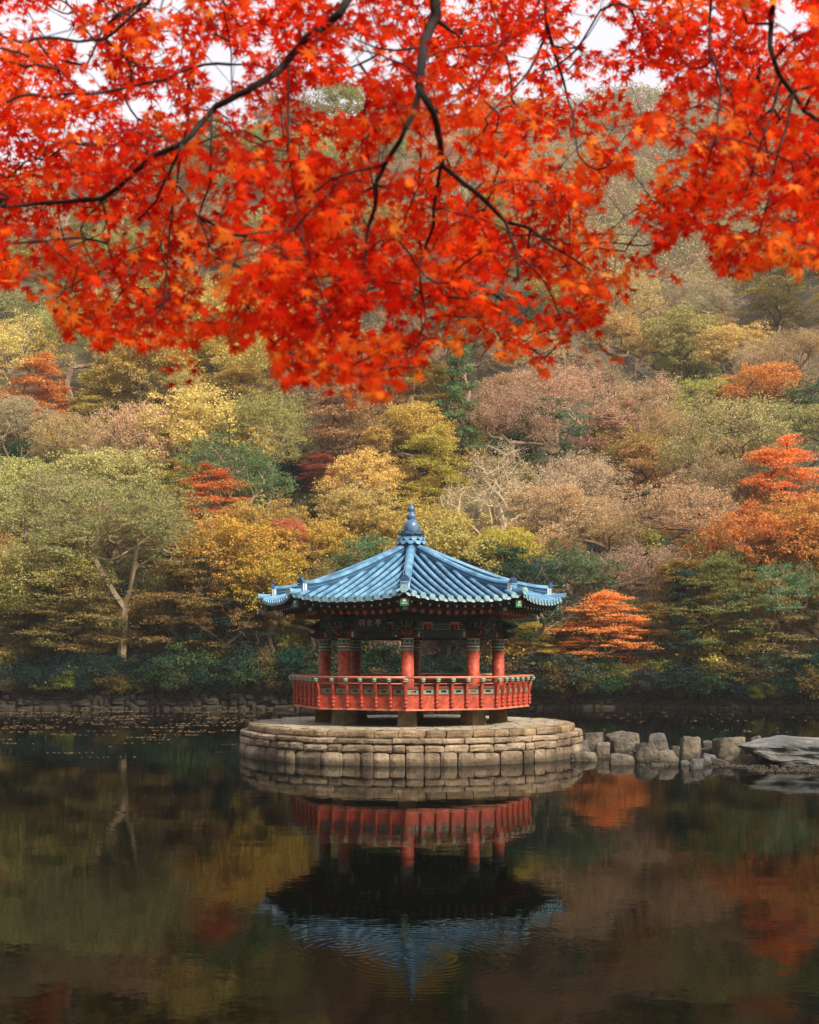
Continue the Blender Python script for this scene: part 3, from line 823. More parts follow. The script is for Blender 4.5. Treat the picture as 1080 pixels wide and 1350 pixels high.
mb = MB(); mb.lathe([(r_ * .78, z_ - Z0) for r_, z_ in prof], 32); mb.build('finial', M['finial'], roof, smooth=True)

# ---- name plaque (羽化亭) hung under the eaves of the front left side
ca = A[7] + R(22.5); cn = Vector((math.cos(ca), math.sin(ca), 0)); ct = Vector((-math.sin(ca), math.cos(ca), 0))
pc = Vector((PX, PY, 0)) + cn * 2.98 + Vector((0, 0, 4.18))
plq = tag(empty('name_plaque', pc), 'dark wooden plaque with three white characters under the left front eave', 'plaque')
mb = MB()
up = (Vector((0, 0, 1)) + cn * -.0).normalized()
def pbox(mb, x0, x1, z0, z1, d0, d1, m=0):
    vs_ = [ct * x + up * z + cn * d for d in (d0, d1) for x, z in ((x0, z0), (x1, z0), (x1, z1), (x0, z1))]
    mb.add(vs_, [(3, 2, 1, 0), (4, 5, 6, 7), (0, 1, 5, 4), (1, 2, 6, 5), (2, 3, 7, 6), (3, 0, 4, 7)], m)
pbox(mb, -.52, .52, -.21, .21, 0, .05); mb.build('board', M['black'], plq)
mb = MB()
for x0, x1, z0, z1 in ((-.57, .57, .21, .26), (-.57, .57, -.26, -.21), (-.57, -.52, -.21, .21), (.52, .57, -.21, .21)): pbox(mb, x0, x1, z0, z1, -.01, .07)
mb.build('frame', M['teal_dark'], plq)
GL = [  # brush strokes in a unit square per character
    [[(.06, .82), (.44, .86), (.43, .2), (.36, .12), (.30, .2)], [(.14, .66), (.24, .56)], [(.10, .34), (.32, .46)],
     [(.54, .82), (.94, .86), (.93, .2), (.86, .12), (.80, .2)], [(.62, .66), (.72, .56)], [(.58, .34), (.80, .46)]],
    [[(.36, .95), (.24, .68), (.06, .48)], [(.24, .66), (.24, .06)], [(.84, .74), (.70, .60), (.46, .48)], [(.52, .92), (.52, .20), (.58, .1), (.84, .1), (.92, .14), (.92, .3)]],
    [[(.48, .98), (.53, .88)], [(.10, .84), (.90, .86)], [(.32, .76), (.32, .58), (.70, .58), (.70, .76), (.32, .76)], [(.10, .36), (.10, .50), (.90, .50), (.86, .38)], [(.28, .34), (.74, .35)], [(.52, .34), (.52, .08), (.46, .04), (.38, .1)]],
]
# letters read left to right as seen from outside: the board's own +x runs along ct
for i, strokes in enumerate(GL):
    mb = MB()
    for st in strokes:
        for a_, b_ in zip(st, st[1:]):
            pa = Vector((a_[0], a_[1])); pb = Vector((b_[0], b_[1])); dv = (pb - pa).normalized() if (pb - pa).length > 0 else Vector((1, 0)); nv = Vector((-dv.y, dv.x)) * .033
            pa -= dv * .03; pb += dv * .03
            vs_ = []
            for dep in (.0505, .062):
                for q in (pa - nv, pb - nv * .8, pb + nv * .8, pa + nv):
                    vs_.append(ct * (-.40 + i * .285 + q.x * .23) + up * (-.115 + q.y * .23) + cn * dep)
            mb.add(vs_, [(3, 2, 1, 0), (4, 5, 6, 7), (0, 1, 5, 4), (1, 2, 6, 5), (2, 3, 7, 6), (3, 0, 4, 7)])
    mb.build('lettering', M['white'], plq)


# ------------------------------------------------------------------ boulders joining the platform to the right shore
def rock_mesh(name, sx, sy, sz, rng, boxy=0.5, sub=4, mat='boulder', rough=.05, strata=0.0):
    bm = bmesh.new(); bmesh.ops.create_icosphere(bm, subdivisions=sub, radius=1.0)
    planes = []
    for axis in ((1, 0, 0), (-1, 0, 0), (0, 1, 0), (0, -1, 0), (0, 0, 1), (0, 0, -1)):
        nv = (Vector(axis) + Vector([rng.gauss(0, .16) for _ in range(3)])).normalized(); planes.append((nv, 1.0))
    for _ in range(int(5 + 9 * (1 - boxy))):
        nv = Vector([rng.gauss(0, 1) for _ in range(3)]).normalized(); planes.append((nv, rng.uniform(1.02, 1.22) if boxy < .5 else rng.uniform(1.2, 1.42)))
    sd_ = Vector((rng.uniform(0, 99), rng.uniform(0, 99), rng.uniform(0, 99)))
    for v in bm.verts:
        d = v.co.normalized(); rmin = 9
        rs_ = sorted(c / max(1e-4, nv.dot(d)) for nv, c in planes if nv.dot(d) > .05)
        r_ = rs_[0]
        if len(rs_) > 1: r_ -= max(0, .10 - (rs_[1] - rs_[0])) * .45       # round the arrises
        r_ += mnoise.fractal(d * 1.7 + sd_, .8, 2.0, 4) * rough * 1.6 + mnoise.fractal(d * 6 + sd_, .8, 2.0, 3) * rough * .4
        p = d * r_
        if strata: p *= 1 + strata * (math.floor(p.z * 4 + mnoise.noise(d * 2 + sd_)) % 2 - .5)
        v.co = Vector((p.x * sx / 2, p.y * sy / 2, p.z * sz / 2))
    me = bpy.data.meshes.new(name); bm.to_mesh(me); bm.free(); me.materials.append(M[mat])
    return me


ROCKS = [  # cx, top, bottom, width in photo pixels, boxiness, label
    (780, 963, 983, 34, .8, 'flat topped brown stone touching the platform wall'),
    (763, 971, 994, 33, .3, 'rounded grey boulder against the platform wall beside the waterline'),
    (795, 975, 999, 25, .4, 'upright dark boulder between the rounded grey boulder and the big brown one'),
    (770, 988, 1003, 44, .6, 'low flat slab lying at the water below the rounded grey boulder'),
    (826, 963, 994, 47, .5, 'biggest brown boulder of the stepping row with a streaked right side'),
    (852, 977, 1004, 39, .2, 'pale pointed boulder leaning in front of the big brown boulder'),
    (869, 966, 995, 33, .9, 'square grey block standing upright left of its twin block'),
    (911, 968, 1001, 33, .9, 'square tan block standing upright in the middle of the stone row'),
    (821, 990, 1008, 42, .4, 'low dark sloping slab at the water in front of the big brown boulder'),
    (883, 988, 1009, 31, .2, 'triangular pale rock below the two square blocks'),
    (935, 991, 1008, 29, .4, 'small rounded brown rock right of the bluish stone'),
    (918, 996, 1014, 20, .4, 'small bluish wet stone dipping into the water'),
    (963, 969, 997, 51, .8, 'wide dark rectangular block next to the long shore ledge'),
    (997, 967, 998, 23, .7, 'narrow upright stone wedged against the long shore ledge'),
    (984, 993, 1009, 46, .6, 'flat dark slab lying below the narrow upright stone'),
    (955, 998, 1011, 24, .4, 'small dark rock at the waterline below the wide rectangular block'),
    (848, 1002, 1010, 11, .3, 'tiny dark pebble at the waterline below the pale pointed boulder'),
    (866, 1001, 1011, 21, .4, 'small tan rock at the waterline left of the triangular rock'),
    (903, 998, 1009, 17, .4, 'small brown rock between the triangular rock and the bluish stone'),
    (892, 980, 994, 14, .5, 'small dark stone filling the gap between the two square blocks'),
    (934, 973, 984, 17, .9, 'thin flat stone stacked behind the tan block'),
    (936, 982, 995, 20, .9, 'second thin stone lying under the stacked flat stone'),
    (1102, 974, 1011, 168, .85, 'long flat grey layered rock ledge running off the right edge'),
]
for i, (cx, yt, yb, wpx, boxy, lab) in enumerate(ROCKS):
    rg = random.Random(100 + i)
    D = F * CAMZ / (yb - HY); D = min(D, 43.5)
    wm = wpx / F * D * (.76 if wpx < 60 else 1); ztop = CAMZ + (HY - yt) / F * D - .12; zb = -0.25
    hm = ztop - zb; dm = wm * rg.uniform(.6, .8) if wpx < 60 else wm * .7
    me = rock_mesh('boulder', wm, dm, hm * 1.0, rg, boxy, 4 if wpx < 60 else 5, mat='ledge' if wpx > 60 or 'bluish' in lab else 'boulder', rough=.09 if wpx > 60 else .05 if boxy > .7 else .07, strata=.016 if wpx > 60 else 0)
    o = bpy.data.objects.new('boulder' if wpx > 14 else 'pebble', me); COL.objects.link(o)
    o.location = ((cx - CX) / F * D, D + dm * .35, zb + hm / 2); o.rotation_euler = (0, 0, 0)
    tag(o, lab, 'rock', 'rocks in the water between platform and right shore')

# gravel spit under the ledge
rg = random.Random(9); mb = MB()
for _ in range(1500):
    px = rg.uniform(935, 1160); D = F * CAMZ / (rg.uniform(1006, 1019 if px > 985 else 1012) - HY)
    x, y = (px - CX) / F * D, D; s_ = rg.uniform(.02, .06)
    z = .015 + max(0, (px - 960) / 900) * rg.uniform(0, .5)
    vs_ = [(x + rg.gauss(0, s_), y + rg.gauss(0, s_), z + rg.uniform(-.02, .0)) for _ in range(3)] + [(x, y, z + s_ * .8)]
    mb.add(vs_, [(0, 1, 3), (1, 2, 3), (2, 0, 3), (2, 1, 0)])
tag(mb.build('gravel', M['boulder']), 'pale gravel spit at the foot of the long rock ledge', 'gravel', kind='stuff')
mb = MB(); vs_ = [(at_depth(px, HY, F * CAMZ / (yy - HY)).x, F * CAMZ / (yy - HY), z) for px, yy, z in ((945, 1008, -.06), (985, 1016, -.05), (1060, 1021, -.03), (1200, 1021, .02), (1200, 985, .2), (960, 998, .03))]
mb.add(vs_, [tuple(range(6))]); tag(mb.build('gravel_bank', M['mortar']), 'low gravel bank under the rock ledge', 'bank', kind='structure')

# fallen leaves on the water
rg = np.random.default_rng(4)
pts = []
for _ in range(150):
    px, py = rg.uniform(-60, 335), 933 + abs(rg.normal(0, 1)) * 22
    D = F * CAMZ / (py - HY); x0 = (px - CX) / F * D
    for _ in range(rg.integers(2, 14)): pts.append((x0 + rg.normal(0, .55), D + rg.normal(0, .12)))
for _ in range(45):
    px, py = rg.uniform(770, 1080), rg.uniform(938, 966); D = F * CAMZ / (py - HY)
    for _ in range(rg.integers(1, 4)): pts.append(((px - CX) / F * D + rg.normal(0, .3), D + rg.normal(0, .1)))
pts = np.array(pts); k = len(pts); ang = rg.uniform(0, 6.28, k); s_ = rg.uniform(.035, .085, k) * np.clip(pts[:, 1] / 45, .35, 1.2)
q = np.array([(-1, 0), (0, -.7), (1, 0), (0, .7)])
VV = np.zeros((k, 4, 3))
for j in range(4):
    VV[:, j, 0] = pts[:, 0] + s_ * (q[j, 0] * np.cos(ang) - q[j, 1] * np.sin(ang)); VV[:, j, 1] = pts[:, 1] + s_ * (q[j, 0] * np.sin(ang) + q[j, 1] * np.cos(ang)); VV[:, j, 2] = .006 + .012 * (j % 2)
me = np_mesh('floating_leaves', VV.reshape(-1, 3), [np.arange(k * 4).reshape(k, 4)], M['leaf'])
o = bpy.data.objects.new('floating_leaves', me); COL.objects.link(o); o.color = lin(168, 138, 98)
tag(o, 'fallen tan leaves drifting on the dark water', 'leaves', kind='stuff')


# ------------------------------------------------------------------ trees
def unit(a): return a / np.maximum(1e-9, np.linalg.norm(a, axis=-1, keepdims=True))


def leaf_quads(name, Pn, N, size, rg, asp=.62):
    k = len(Pn); a = unit(np.cross(N, rg.normal(size=(k, 3)))); b_ = np.cross(N, a); s_ = size[:, None]
    VV = np.stack([Pn - a * s_, Pn - b_ * s_ * asp, Pn + a * s_, Pn + b_ * s_ * asp], 1)
    return np_mesh(name, VV.reshape(-1, 3), [np.arange(k * 4).reshape(k, 4)], M['leaf'])


def dendrite(nodes, parents, targets, rg, bend=.12, upw=.35, seg=.35, smooth=3):
    """joins every target to the nearest node of the growing skeleton (favouring outward growth)"""
    nodes = [np.array(n_) for n_ in nodes]; parents = list(parents)
    order = np.argsort(np.linalg.norm(targets - nodes[len(nodes) // 2], axis=1)); tip = []
    NA_ = np.zeros((len(nodes) + 9 * len(targets), 3)); NA_[:len(nodes)] = nodes; cnt = len(nodes)
    for i in order:
        t_ = targets[i]; dv = t_ - NA_[:cnt]; d = np.linalg.norm(dv, axis=1)
        j = int(np.argmin(d * (1 + upw * np.clip(-dv[:, 2] / np.maximum(d, 1e-6) + .2, 0, 2))))
        L = d[j]; p0 = NA_[j]; prev = j
        ns_ = 1 + min(7, int(L / seg)) if seg < .3 else (2 if L > .35 else 1)
        bv = rg.normal(size=3) * L * bend + np.array([0, 0, L * .10])
        for s_ in range(1, ns_ + 1):
            q_ = p0 + (t_ - p0) * s_ / ns_
            if s_ < ns_: q_ = q_ + bv * math.sin(math.pi * s_ / ns_) + rg.normal(size=3) * L * bend * (.25 if ns_ > 2 else 0)
            NA_[cnt] = q_; parents.append(prev); prev = cnt; cnt += 1
        tip.append(prev)
    NA_ = NA_[:cnt]; b0 = len(nodes); par = np.array(parents); ip = np.arange(b0, cnt)
    for _ in range(smooth):
        acc = np.zeros_like(NA_); num = np.zeros(cnt); np.add.at(acc, par[ip], NA_[ip]); np.add.at(num, par[ip], 1)
        has = ip[num[ip] > 0]; NA_[has] = NA_[has] * .4 + .3 * NA_[par[has]] + .3 * acc[has] / num[has][:, None]
    return NA_, parents, tip


def tubes_from(nodes, parents, r0, rmin, ex=.5, n=5, mb=None, rtip=None):
    k = len(nodes); cntd = np.zeros(k)
    for i in range(k - 1, -1, -1):
        cntd[i] += 1
        if parents[i] >= 0: cntd[parents[i]] += cntd[i]
    rad = np.maximum(rmin, r0 * (cntd / cntd[0]) ** ex)
    mb = mb or MB()
    for i in range(k):
        p = parents[i]
        if p < 0: continue
        rp_ = min(rad[p], rad[i] * 1.6)
        mb.tube([nodes[p], nodes[i]], [rp_, rad[i]], n if rad[i] > r0 * .12 else 3, cap=False)
    return mb, rad


def tree_meshes(kind, seed):
    rg = np.random.default_rng(seed); rd = random.Random(seed)
    if kind == 'round': H, W, ncl, per, ls, cr = 8.4, 7.4, 430, 52, .062, (.34, .34, .17)
    elif kind == 'layer': H, W, ncl, per, ls, cr = 7.4, 8.0, 420, 52, .060, (.46, .46, .075)
    elif kind == 'airy': H, W, ncl, per, ls, cr = 9.0, 7.8, 430, 32, .052, (.36, .36, .12)
    elif kind == 'feather': H, W, ncl, per, ls, cr = 8.6, 7.4, 520, 36, .046, (.30, .30, .26)
    elif kind == 'forked': H, W, ncl, per, ls, cr = 14.0, 14.0, 1000, 46, .062, (.40, .40, .14)
    elif kind == 'bare': H, W, ncl, per, ls, cr = 8.0, 7.0, 260, 6, .05, (.4, .4, .3)
    elif kind == 'pine': H, W, ncl, per, ls, cr = 9.5, 6.0, 380, 52, .060, (.38, .38, .14)
    else: H, W, ncl, per, ls, cr = 2.4, 3.2, 130, 62, .058, (.30, .30, .16)      # shrub
    tg = []
    lean = rg.normal(0, .05 * H, 2)
    if kind == 'layer' or kind == 'pine':
        nt_ = 8
        for t_ in range(nt_):
            z = H * (.36 + .60 * t_ / (nt_ - 1)) if kind == 'layer' else H * (.30 + .68 * t_ / (nt_ - 1))
            rad = W / 2 * (1 - .62 * (t_ / (nt_ - 1)) ** 1.6) if kind == 'layer' else W / 2 * (1.0 - .75 * t_ / (nt_ - 1))
            nb = rg.integers(3, 6); ph = rg.uniform(0, 6.28)
            for b_ in range(nb):
                a_ = ph + 6.28 * b_ / nb + rg.normal(0, .25); rr = rad * rg.uniform(.5, 1.15); bz = rg.normal(0, .32 if kind == 'layer' else .15); tl = rg.normal(-.10, .10)
                for _ in range(max(4, ncl // (nt_ * nb))):
                    q_ = rr * math.sqrt(rg.uniform(.06, 1)); aa = a_ + rg.normal(0, .30)
                    tg.append((q_ * math.cos(aa), q_ * math.sin(aa), z + bz + rg.normal(0, .13) + tl * q_))
    else:
        lob = []
        for _ in range(19):
            d = unit(rg.normal(size=3)); d[2] = abs(d[2]) * 1.0 - .35
            lob.append((d[0] * W * .36, d[1] * W * .36, H * .60 + d[2] * H * .31, rg.uniform(.10, .22) * W))
        lob.append((0, 0, H * .70, W * .27))
        while len(tg) < ncl:
            lx, ly, lz, lr = lob[rg.integers(len(lob))]; d = unit(rg.normal(size=3)) * lr * rg.uniform(.45, 1.05) ** .6 * (1.35 if rg.uniform() < .12 else 1)
            p = (lx + d[0], ly + d[1], lz + d[2] * .78 - (H * .24 if kind == 'shrub' else 0))
            if p[2] > H * {'shrub': 0, 'forked': .40}.get(kind, .2): tg.append(p)
    tg = np.array(tg)
    # trunk line(s)
    pl_ = None
    if kind == 'forked':
        tn = [(0, 0, -1), (0, 0, 0), (.10, 0, 2.0), (.15, 0, 4.0), (-.5, .1, 5.0), (-1.3, .2, 6.4), (-2.0, .3, 8.0), (-3.0, .4, 9.4), (.55, -.1, 5.2), (.8, -.2, 6.6), (1.0, -.3, 8.2), (1.5, -.3, 9.6)]
        pl_ = [-1, 0, 1, 2, 3, 4, 5, 6, 3, 8, 9, 10]
    elif kind == 'shrub': tn = [(0, 0, -.2), (0, 0, .25), (.05, .02, .6)]
    else: tn = [(0, 0, -.8), (0, 0, 0), (rg.normal(0, .12), rg.normal(0, .12), H * .14), (rg.normal(0, .22), rg.normal(0, .22), H * .28), (rg.normal(0, .3), rg.normal(0, .3), H * (.42 if kind != 'pine' else .6))]
    nodes, par, tip = dendrite(tn, pl_ or [-1] + list(range(len(tn) - 1)), tg, rg)
    r0 = {'shrub': .05, 'bare': .19, 'airy': .17, 'feather': .18, 'pine': .2, 'forked': .30}.get(kind, .19)
    mbt, _ = tubes_from(nodes, par, r0, .015 if kind in ('bare', 'airy', 'forked') else .014, .50)
    if kind == 'bare':       # fine twigs at every tip
        for t_ in tip:
            for _ in range(5):
                d = unit(rg.normal(size=3) + np.array([0, 0, .35])); p0 = nodes[t_]
                mbt.tube([p0, p0 + d * rg.uniform(.3, .7)], [.008, .004], 3, cap=False)
    tm = bpy.data.meshes.new('trunk'); tm.from_pydata(mbt.v, [], mbt.f); tm.materials.append(M['bark']); tm.update()
    # leaves
    cl = np.repeat(tg, per, 0); k = len(cl)
    wgt = np.repeat(rg.uniform(.5, 1.3, len(tg)), per)
    off = rg.normal(size=(k, 3)) * np.array(cr) * .62 * wgt[:, None]
    if kind in ('layer', 'pine'): off[:, 2] -= .12 * (off[:, 0] ** 2 + off[:, 1] ** 2)
    Pn = cl + off
    bias = {'layer': 2.2, 'pine': 1.2, 'round': 1.2, 'airy': 1.1, 'forked': 1.1}.get(kind, .8)
    N = unit(rg.normal(size=(k, 3)) + np.array([0, 0, bias]))
    cm = leaf_quads('crown', Pn, N, rg.uniform(.7, 1.35, k) * ls, rg)
    return tm, cm, H, W


KINDS = {}
for kind, nv in (('round', 4), ('layer', 4), ('airy', 3), ('feather', 3), ('bare', 2), ('pine', 2), ('shrub', 3), ('forked', 1)):
    KINDS[kind] = [tree_meshes(kind, 31 * (hash_ + 1) + len(kind) * 7) for hash_ in range(nv)]

PAL = {  # leaf colours (sRGB of the leaf itself), words
    'Y': ((182, 158, 78), 'olive yellow'), 'K': ((206, 178, 104), 'pale golden'), 'G': ((96, 124, 88), 'green'), 'T': ((48, 82, 70), 'dark teal green'),
    'O': ((226, 142, 80), 'bright orange'), 'R': ((186, 106, 82), 'rust red'), 'P': ((190, 164, 126), 'dusty pink'), 'S': ((172, 170, 108), 'sage green'),
    'B': ((158, 130, 76), 'olive brown'), 'N': ((196, 144, 72), 'ochre'), 'M': ((180, 142, 108), 'reddish brown'), 'L': ((178, 178, 106), 'light green'),
    'D': ((144, 136, 72), 'dull olive'), 'W': ((186, 170, 130), 'straw coloured'),
}
FORM = {'round': 'rounded', 'layer': 'layered', 'airy': 'thin crowned', 'feather': 'feathery', 'bare': 'leafless', 'pine': 'evergreen', 'shrub': 'low', 'forked': 'forked'}
BARK = {'bare': (172, 154, 128), 'airy': (140, 122, 98), 'feather': (132, 110, 92), 'round': (104, 88, 68), 'layer': (88, 74, 58), 'pine': (64, 52, 42), 'shrub': (60, 50, 40), 'forked': (140, 122, 98)}
COLW = ['left edge', 'near left edge', 'left third', 'left of pavilion', 'over left roof corner', 'over left roof slope', 'straight behind finial', 'over right roof slope', 'over right roof corner', 'right of pavilion', 'right third', 'near right edge', 'right edge']


def rowword(py):
    for lim, wd in ((845, 'at the waterside'), (790, 'above the bank'), (730, 'at eave height'), (670, 'level with roof'), (610, 'above finial height'), (550, 'lower slope'),
                    (490, 'middle slope'), (430, 'upper slope'), (370, 'high slope'), (300, 'under red bough'), (240, 'behind red bough'), (180, 'below the crest')):
        if py >= lim: return wd
    return 'on the crest'


USED = {}
TR = random.Random(77)
ntree = 0


def put_tree(kind, px, py, wpx, col, label=None, var=None, name=None, bark=None, tall=1.0, tone=None, fwd=0.0):
    """a tree whose crown centre is seen at px, py and whose crown is wpx wide"""
    global ntree
    var = TR.randrange(len(KINDS[kind])) if var is None else var
    tm, cm, H, W = KINDS[kind][var]
    D = 100.0
    best = None
    cz = .62 if kind != 'shrub' else .40
    d = 77.5
    prev = None
    while d < 235:
        x = (px - CX) / F * d
        if d > bank_y(x) + .3:
            sc = wpx / F * d / W; hc = ground(x, d) + cz * H * sc * tall; ray = CAMZ + (HY - py) / F * d
            if hc >= ray or d > 233: best = d; break
            best = d
        d += .5 if d < 130 else 1.0
    D = best; x = (px - CX) / F * D; sc = wpx / F * D / W
    lim_ = bank_y(x) + (1.3 if kind != 'shrub' else .35)
    if D < lim_: D = lim_
    dz = 0.0
    if fwd:                                  # stands lower down the slope on a longer stem, clear of its neighbours
        D -= fwd; x = (px - CX) / F * D; sc = wpx / F * D / W
        dz = max(0.0, CAMZ + (HY - py) / F * D - (ground(x, D) + cz * H * sc * tall))
    nm = name or {'shrub': 'shrub', 'pine': 'evergreen_tree', 'bare': 'bare_tree', 'layer': 'maple_tree', }.get(kind, 'broadleaf_tree')
    e = empty(nm, (x, D, ground(x, D) - .05)); e.rotation_euler = (0, 0, TR.uniform(0, 6.28) if kind != 'forked' else .15); e.scale = (sc * TR.uniform(.93, 1.07), sc * TR.uniform(.93, 1.07), sc * tall * TR.uniform(.92, 1.08))
    t_ = bpy.data.objects.new('trunk', tm); COL.objects.link(t_); t_.parent = e
    bc = bark or BARK[kind]; v = TR.uniform(.8, 1.2); t_.color = tuple(c * v if i < 3 else 1 for i, c in enumerate(lin(*bc)))
    c_ = bpy.data.objects.new('crown', cm); COL.objects.link(c_); c_.parent = e
    if dz: c_.location.z = dz / e.scale.z; t_.scale.z = 1 + dz / e.scale.z / (cz * H)
    cc = tone or PAL[col][0]; v = TR.uniform(.88, 1.12)
    jit = [min(255, max(0, c * v + TR.uniform(-9, 9))) for c in cc]; c_.color = lin(*jit)
    if not label:
        word = PAL[col][1]; cw = COLW[max(0, min(12, int((px + 20) / 1120 * 13)))]
        thing = 'shrub' if kind == 'shrub' else 'tree'
        label = f"{word} {FORM[kind]} {thing}, {rowword(py)}, {cw}"
    USED.setdefault(label, []).append((px, py, e))
    tag(e, label, 'shrub' if kind == 'shrub' else 'tree', 'shrubs along the far bank' if kind == 'shrub' else 'autumn trees on the hillside')
    ntree += 1
    return e


# --- trees that stand out in the photograph
SPECIAL = [
    ('forked', 160, 705, 250, 'S', 'big sage green tree with a forked pale trunk standing on the left bank', 0, 1.0, (142, 124, 98)),
    ('layer', 797, 836, 150, 'O', 'bright orange maple overhanging the water just right of the roof', 1, .72, None),
    ('layer', 280, 648, 125, 'O', 'vivid orange maple crown above the yellow trees left of the pavilion', 2, .9, None),
    ('round', 382, 705, 66, 'R', 'small brick red tree just left of the roof slope', 0, .9, None),
    ('round', 475, 668, 118, 'K', 'bright pale yellow tree directly behind the left side of the roof', 1, 1.0, None),
    ('airy', 585, 695, 95, 'Y', 'olive gold airy tree directly behind the right side of the roof finial', 2, 1.0, None),
    ('bare', 645, 665, 130, 'W', 'leafless pale branched tree right of the roof finial', 0, 1.0, (190, 170, 138)),
    ('bare', 765, 770, 100, 'W', 'low bare twiggy tree right above the roof corner', 1, .9, (176, 160, 130)),
    ('pine', 603, 530, 96, 'G', 'slender blue green evergreen standing above the finial', 0, 1.1, None),
    ('layer', 425, 615, 70, 'R', 'red orange maple low between yellow trees above the roof left', 3, .9, None),
    ('airy', 462, 575, 95, 'K', 'cluster of pale trunks under golden leaves above the roof left', 1, 1.0, (196, 176, 140)),
    ('airy', 335, 590, 120, 'L', 'light green tree with upswept sprays left of the cluster of pale trunks', 2, 1.0, None),
    ('layer', 65, 528, 80, 'O', 'red orange maple patch near the left edge under the bough', 0, .8, None),
    ('feather', 170, 600, 125, 'P', 'greyish pink leafless looking dome crown on the left slope', 0, .95, None),
    ('round', 205, 490, 150, 'Y', 'wide olive yellow crown under the two hanging red leaves', 3, .95, None),
    ('round', 905, 478, 85, 'L', 'clear light green round crown on the right slope', 0, .95, None),
    ('round', 980, 522, 105, 'N', 'ochre brown dome crown on the right slope', 2, .9, None),
    ('round', 938, 440, 70, 'K', 'orange yellow crown high on the right slope', 3, .9, None),
    ('feather', 1010, 470, 95, 'P', 'mauve pink bare dome on the right slope by the edge', 1, .95, None),
    ('feather', 730, 520, 150, 'P', 'large pinkish brown crown right below the hanging orange leaves', 2, 1.0, (0, 0, 0)),
    ('feather', 670, 560, 130, 'M', 'reddish brown feathery crown right of the evergreen', 0, 1.0, None),
    ('airy', 850, 600, 150, 'Y', 'yellow green tree with dark spreading branches right of centre', 1, 1.0, (70, 56, 44)),
    ('layer', 915, 700, 100, 'O', 'peach orange maple in the right third at roof height', 0, .9, None),
    ('round', 1040, 690, 110, 'N', 'orange tan crown by the right edge at roof height', 1, .95, None),
    ('layer', 805, 718, 85, 'M', 'dusty red maple above the orange one right of the roof', 2, .9, None),
    ('airy', 290, 850, 115, 'B', 'golden brown drooping tree on the bank left of the pavilion', 2, 1.0, None),
    ('layer', 75, 840, 190, 'D', 'wide layered olive tree leaning out over the water at left', 1, .9, None),
    ('layer', 330, 800, 110, 'D', 'dull olive layered tree beside the left roof corner', 3, 1.0, None),
    ('layer', 1010, 830, 150, 'B', 'brown gold layered tree by the right bank', 2, .9, None),
    ('pine', 905, 850, 100, 'T', 'dark teal evergreen bush by the water right of the orange maple', 1, .8, None),
    ('layer', 700, 855, 90, 'Y', 'yellow green maple between the pavilion and the orange maple', 0, .9, None),
    ('airy', 600, 858, 110, 'W', 'small pale leaved tree seen through the pavilion columns', 0, .9, (104, 90, 70)),
    ('round', 590, 640, 70, 'Y', 'olive gold bush crown just above the finial right side', 0, .9, None),
    ('layer', 285, 752, 112, 'Y', 'yellow layered maple left of the roof edge', 2, .8, None),
    ('layer', 350, 735, 95, 'Y', 'second yellow layered maple touching the left roof slope', 0, .95, None),
]
for kind, px, py, wpx, col, lab, var, tall, bark in SPECIAL:
    put_tree(kind, px, py, wpx * 1.12, col, lab, var, None, bark if bark and sum(bark) else None, tall, fwd={'round382': 9.0, 'layer280': 7.0, 'round475': 3.5, 'layer425': 5.0, 'layer915': 4.0}.get(kind + str(px), 0.0))

# --- the rest of the slope: colour rows read off the photograph, thirteen columns
ROWS = [
    (400, 'S S S Y K K G G G Y K P Y Y'), (455, 'K S Y Y K P P P P K L K P P'), (515, 'Y O Y K Y P B Y P P P L N G'), (572, 'P P P K L M K B G M M S S G'),
    (632, 'P S S Y G O K Y W P M P O P'), (690, 'S S M O Y K K Y P P P O N O'), (745, 'B S G S Y Y G K Y G P D Y N'), (795, 'D B G T Y B T T T Y B D G D'), (845, 'D D T B T B T T T Y B D G B'),
]
KPREF = {'P': ('feather', 'feather', 'airy'), 'M': ('feather', 'round', 'layer'), 'S': ('airy', 'round', 'feather'), 'K': ('round', 'round', 'airy'), 'Y': ('round', 'layer', 'round'), 'G': ('round', 'airy', 'layer'), 'T': ('layer', 'round', 'layer'),
         'O': ('layer', 'round'), 'R': ('layer', 'round'), 'B': ('airy', 'layer', 'feather'), 'N': ('round',), 'L': ('round', 'airy'), 'D': ('layer', 'airy'), 'W': ('bare', 'airy')}
for ri, (py, s_) in enumerate(ROWS):
    cols = s_.split()
    for ci, c_ in enumerate(cols):
        px = -35 + ci * 88 + (44 if ri % 2 else 0) + TR.uniform(-16, 16); yy = py + TR.uniform(-14, 14)
        kind = TR.choice(KPREF[c_])
        if py > 720 and (abs(px - 165) < 62 or (abs(px - 800) < 62 and py > 770)): continue        # the forked tree and the orange maple stand free here
        if any(abs(px - q_[1]) < 30 and -4 < yy - q_[2] < 34 and q_[4] in 'ORKGNW' for q_ in SPECIAL): continue      # keeps the standout trees clear
        if py > 780 and kind in ('round', 'pine') : kind = TR.choice(('layer', 'airy', 'round'))
        put_tree(kind, px, yy + 6, TR.uniform(128, 190) * (1.0 if py > 560 else .86), c_)
UP = ['Y K P S W B', 'K W P S B Y', 'S W B P K D', 'W S B P D S', 'W B S P D W']
for ri, py in enumerate((345, 295, 245, 200, 158)):
    cs = UP[ri].split()
    for ci in range(17):
        px = -45 + ci * 72 + (36 if ri % 2 else 0) + TR.uniform(-14, 14)
        u = (px - CX) / F
        top = HY - (interp(E_NEAR, u) * 215 + 3 - CAMZ) / 215 * F
        if py < top - 8: continue
        c_ = TR.choice(cs); put_tree(TR.choice(KPREF[c_]), px, py + TR.uniform(-10, 10), TR.uniform(95, 135), c_)
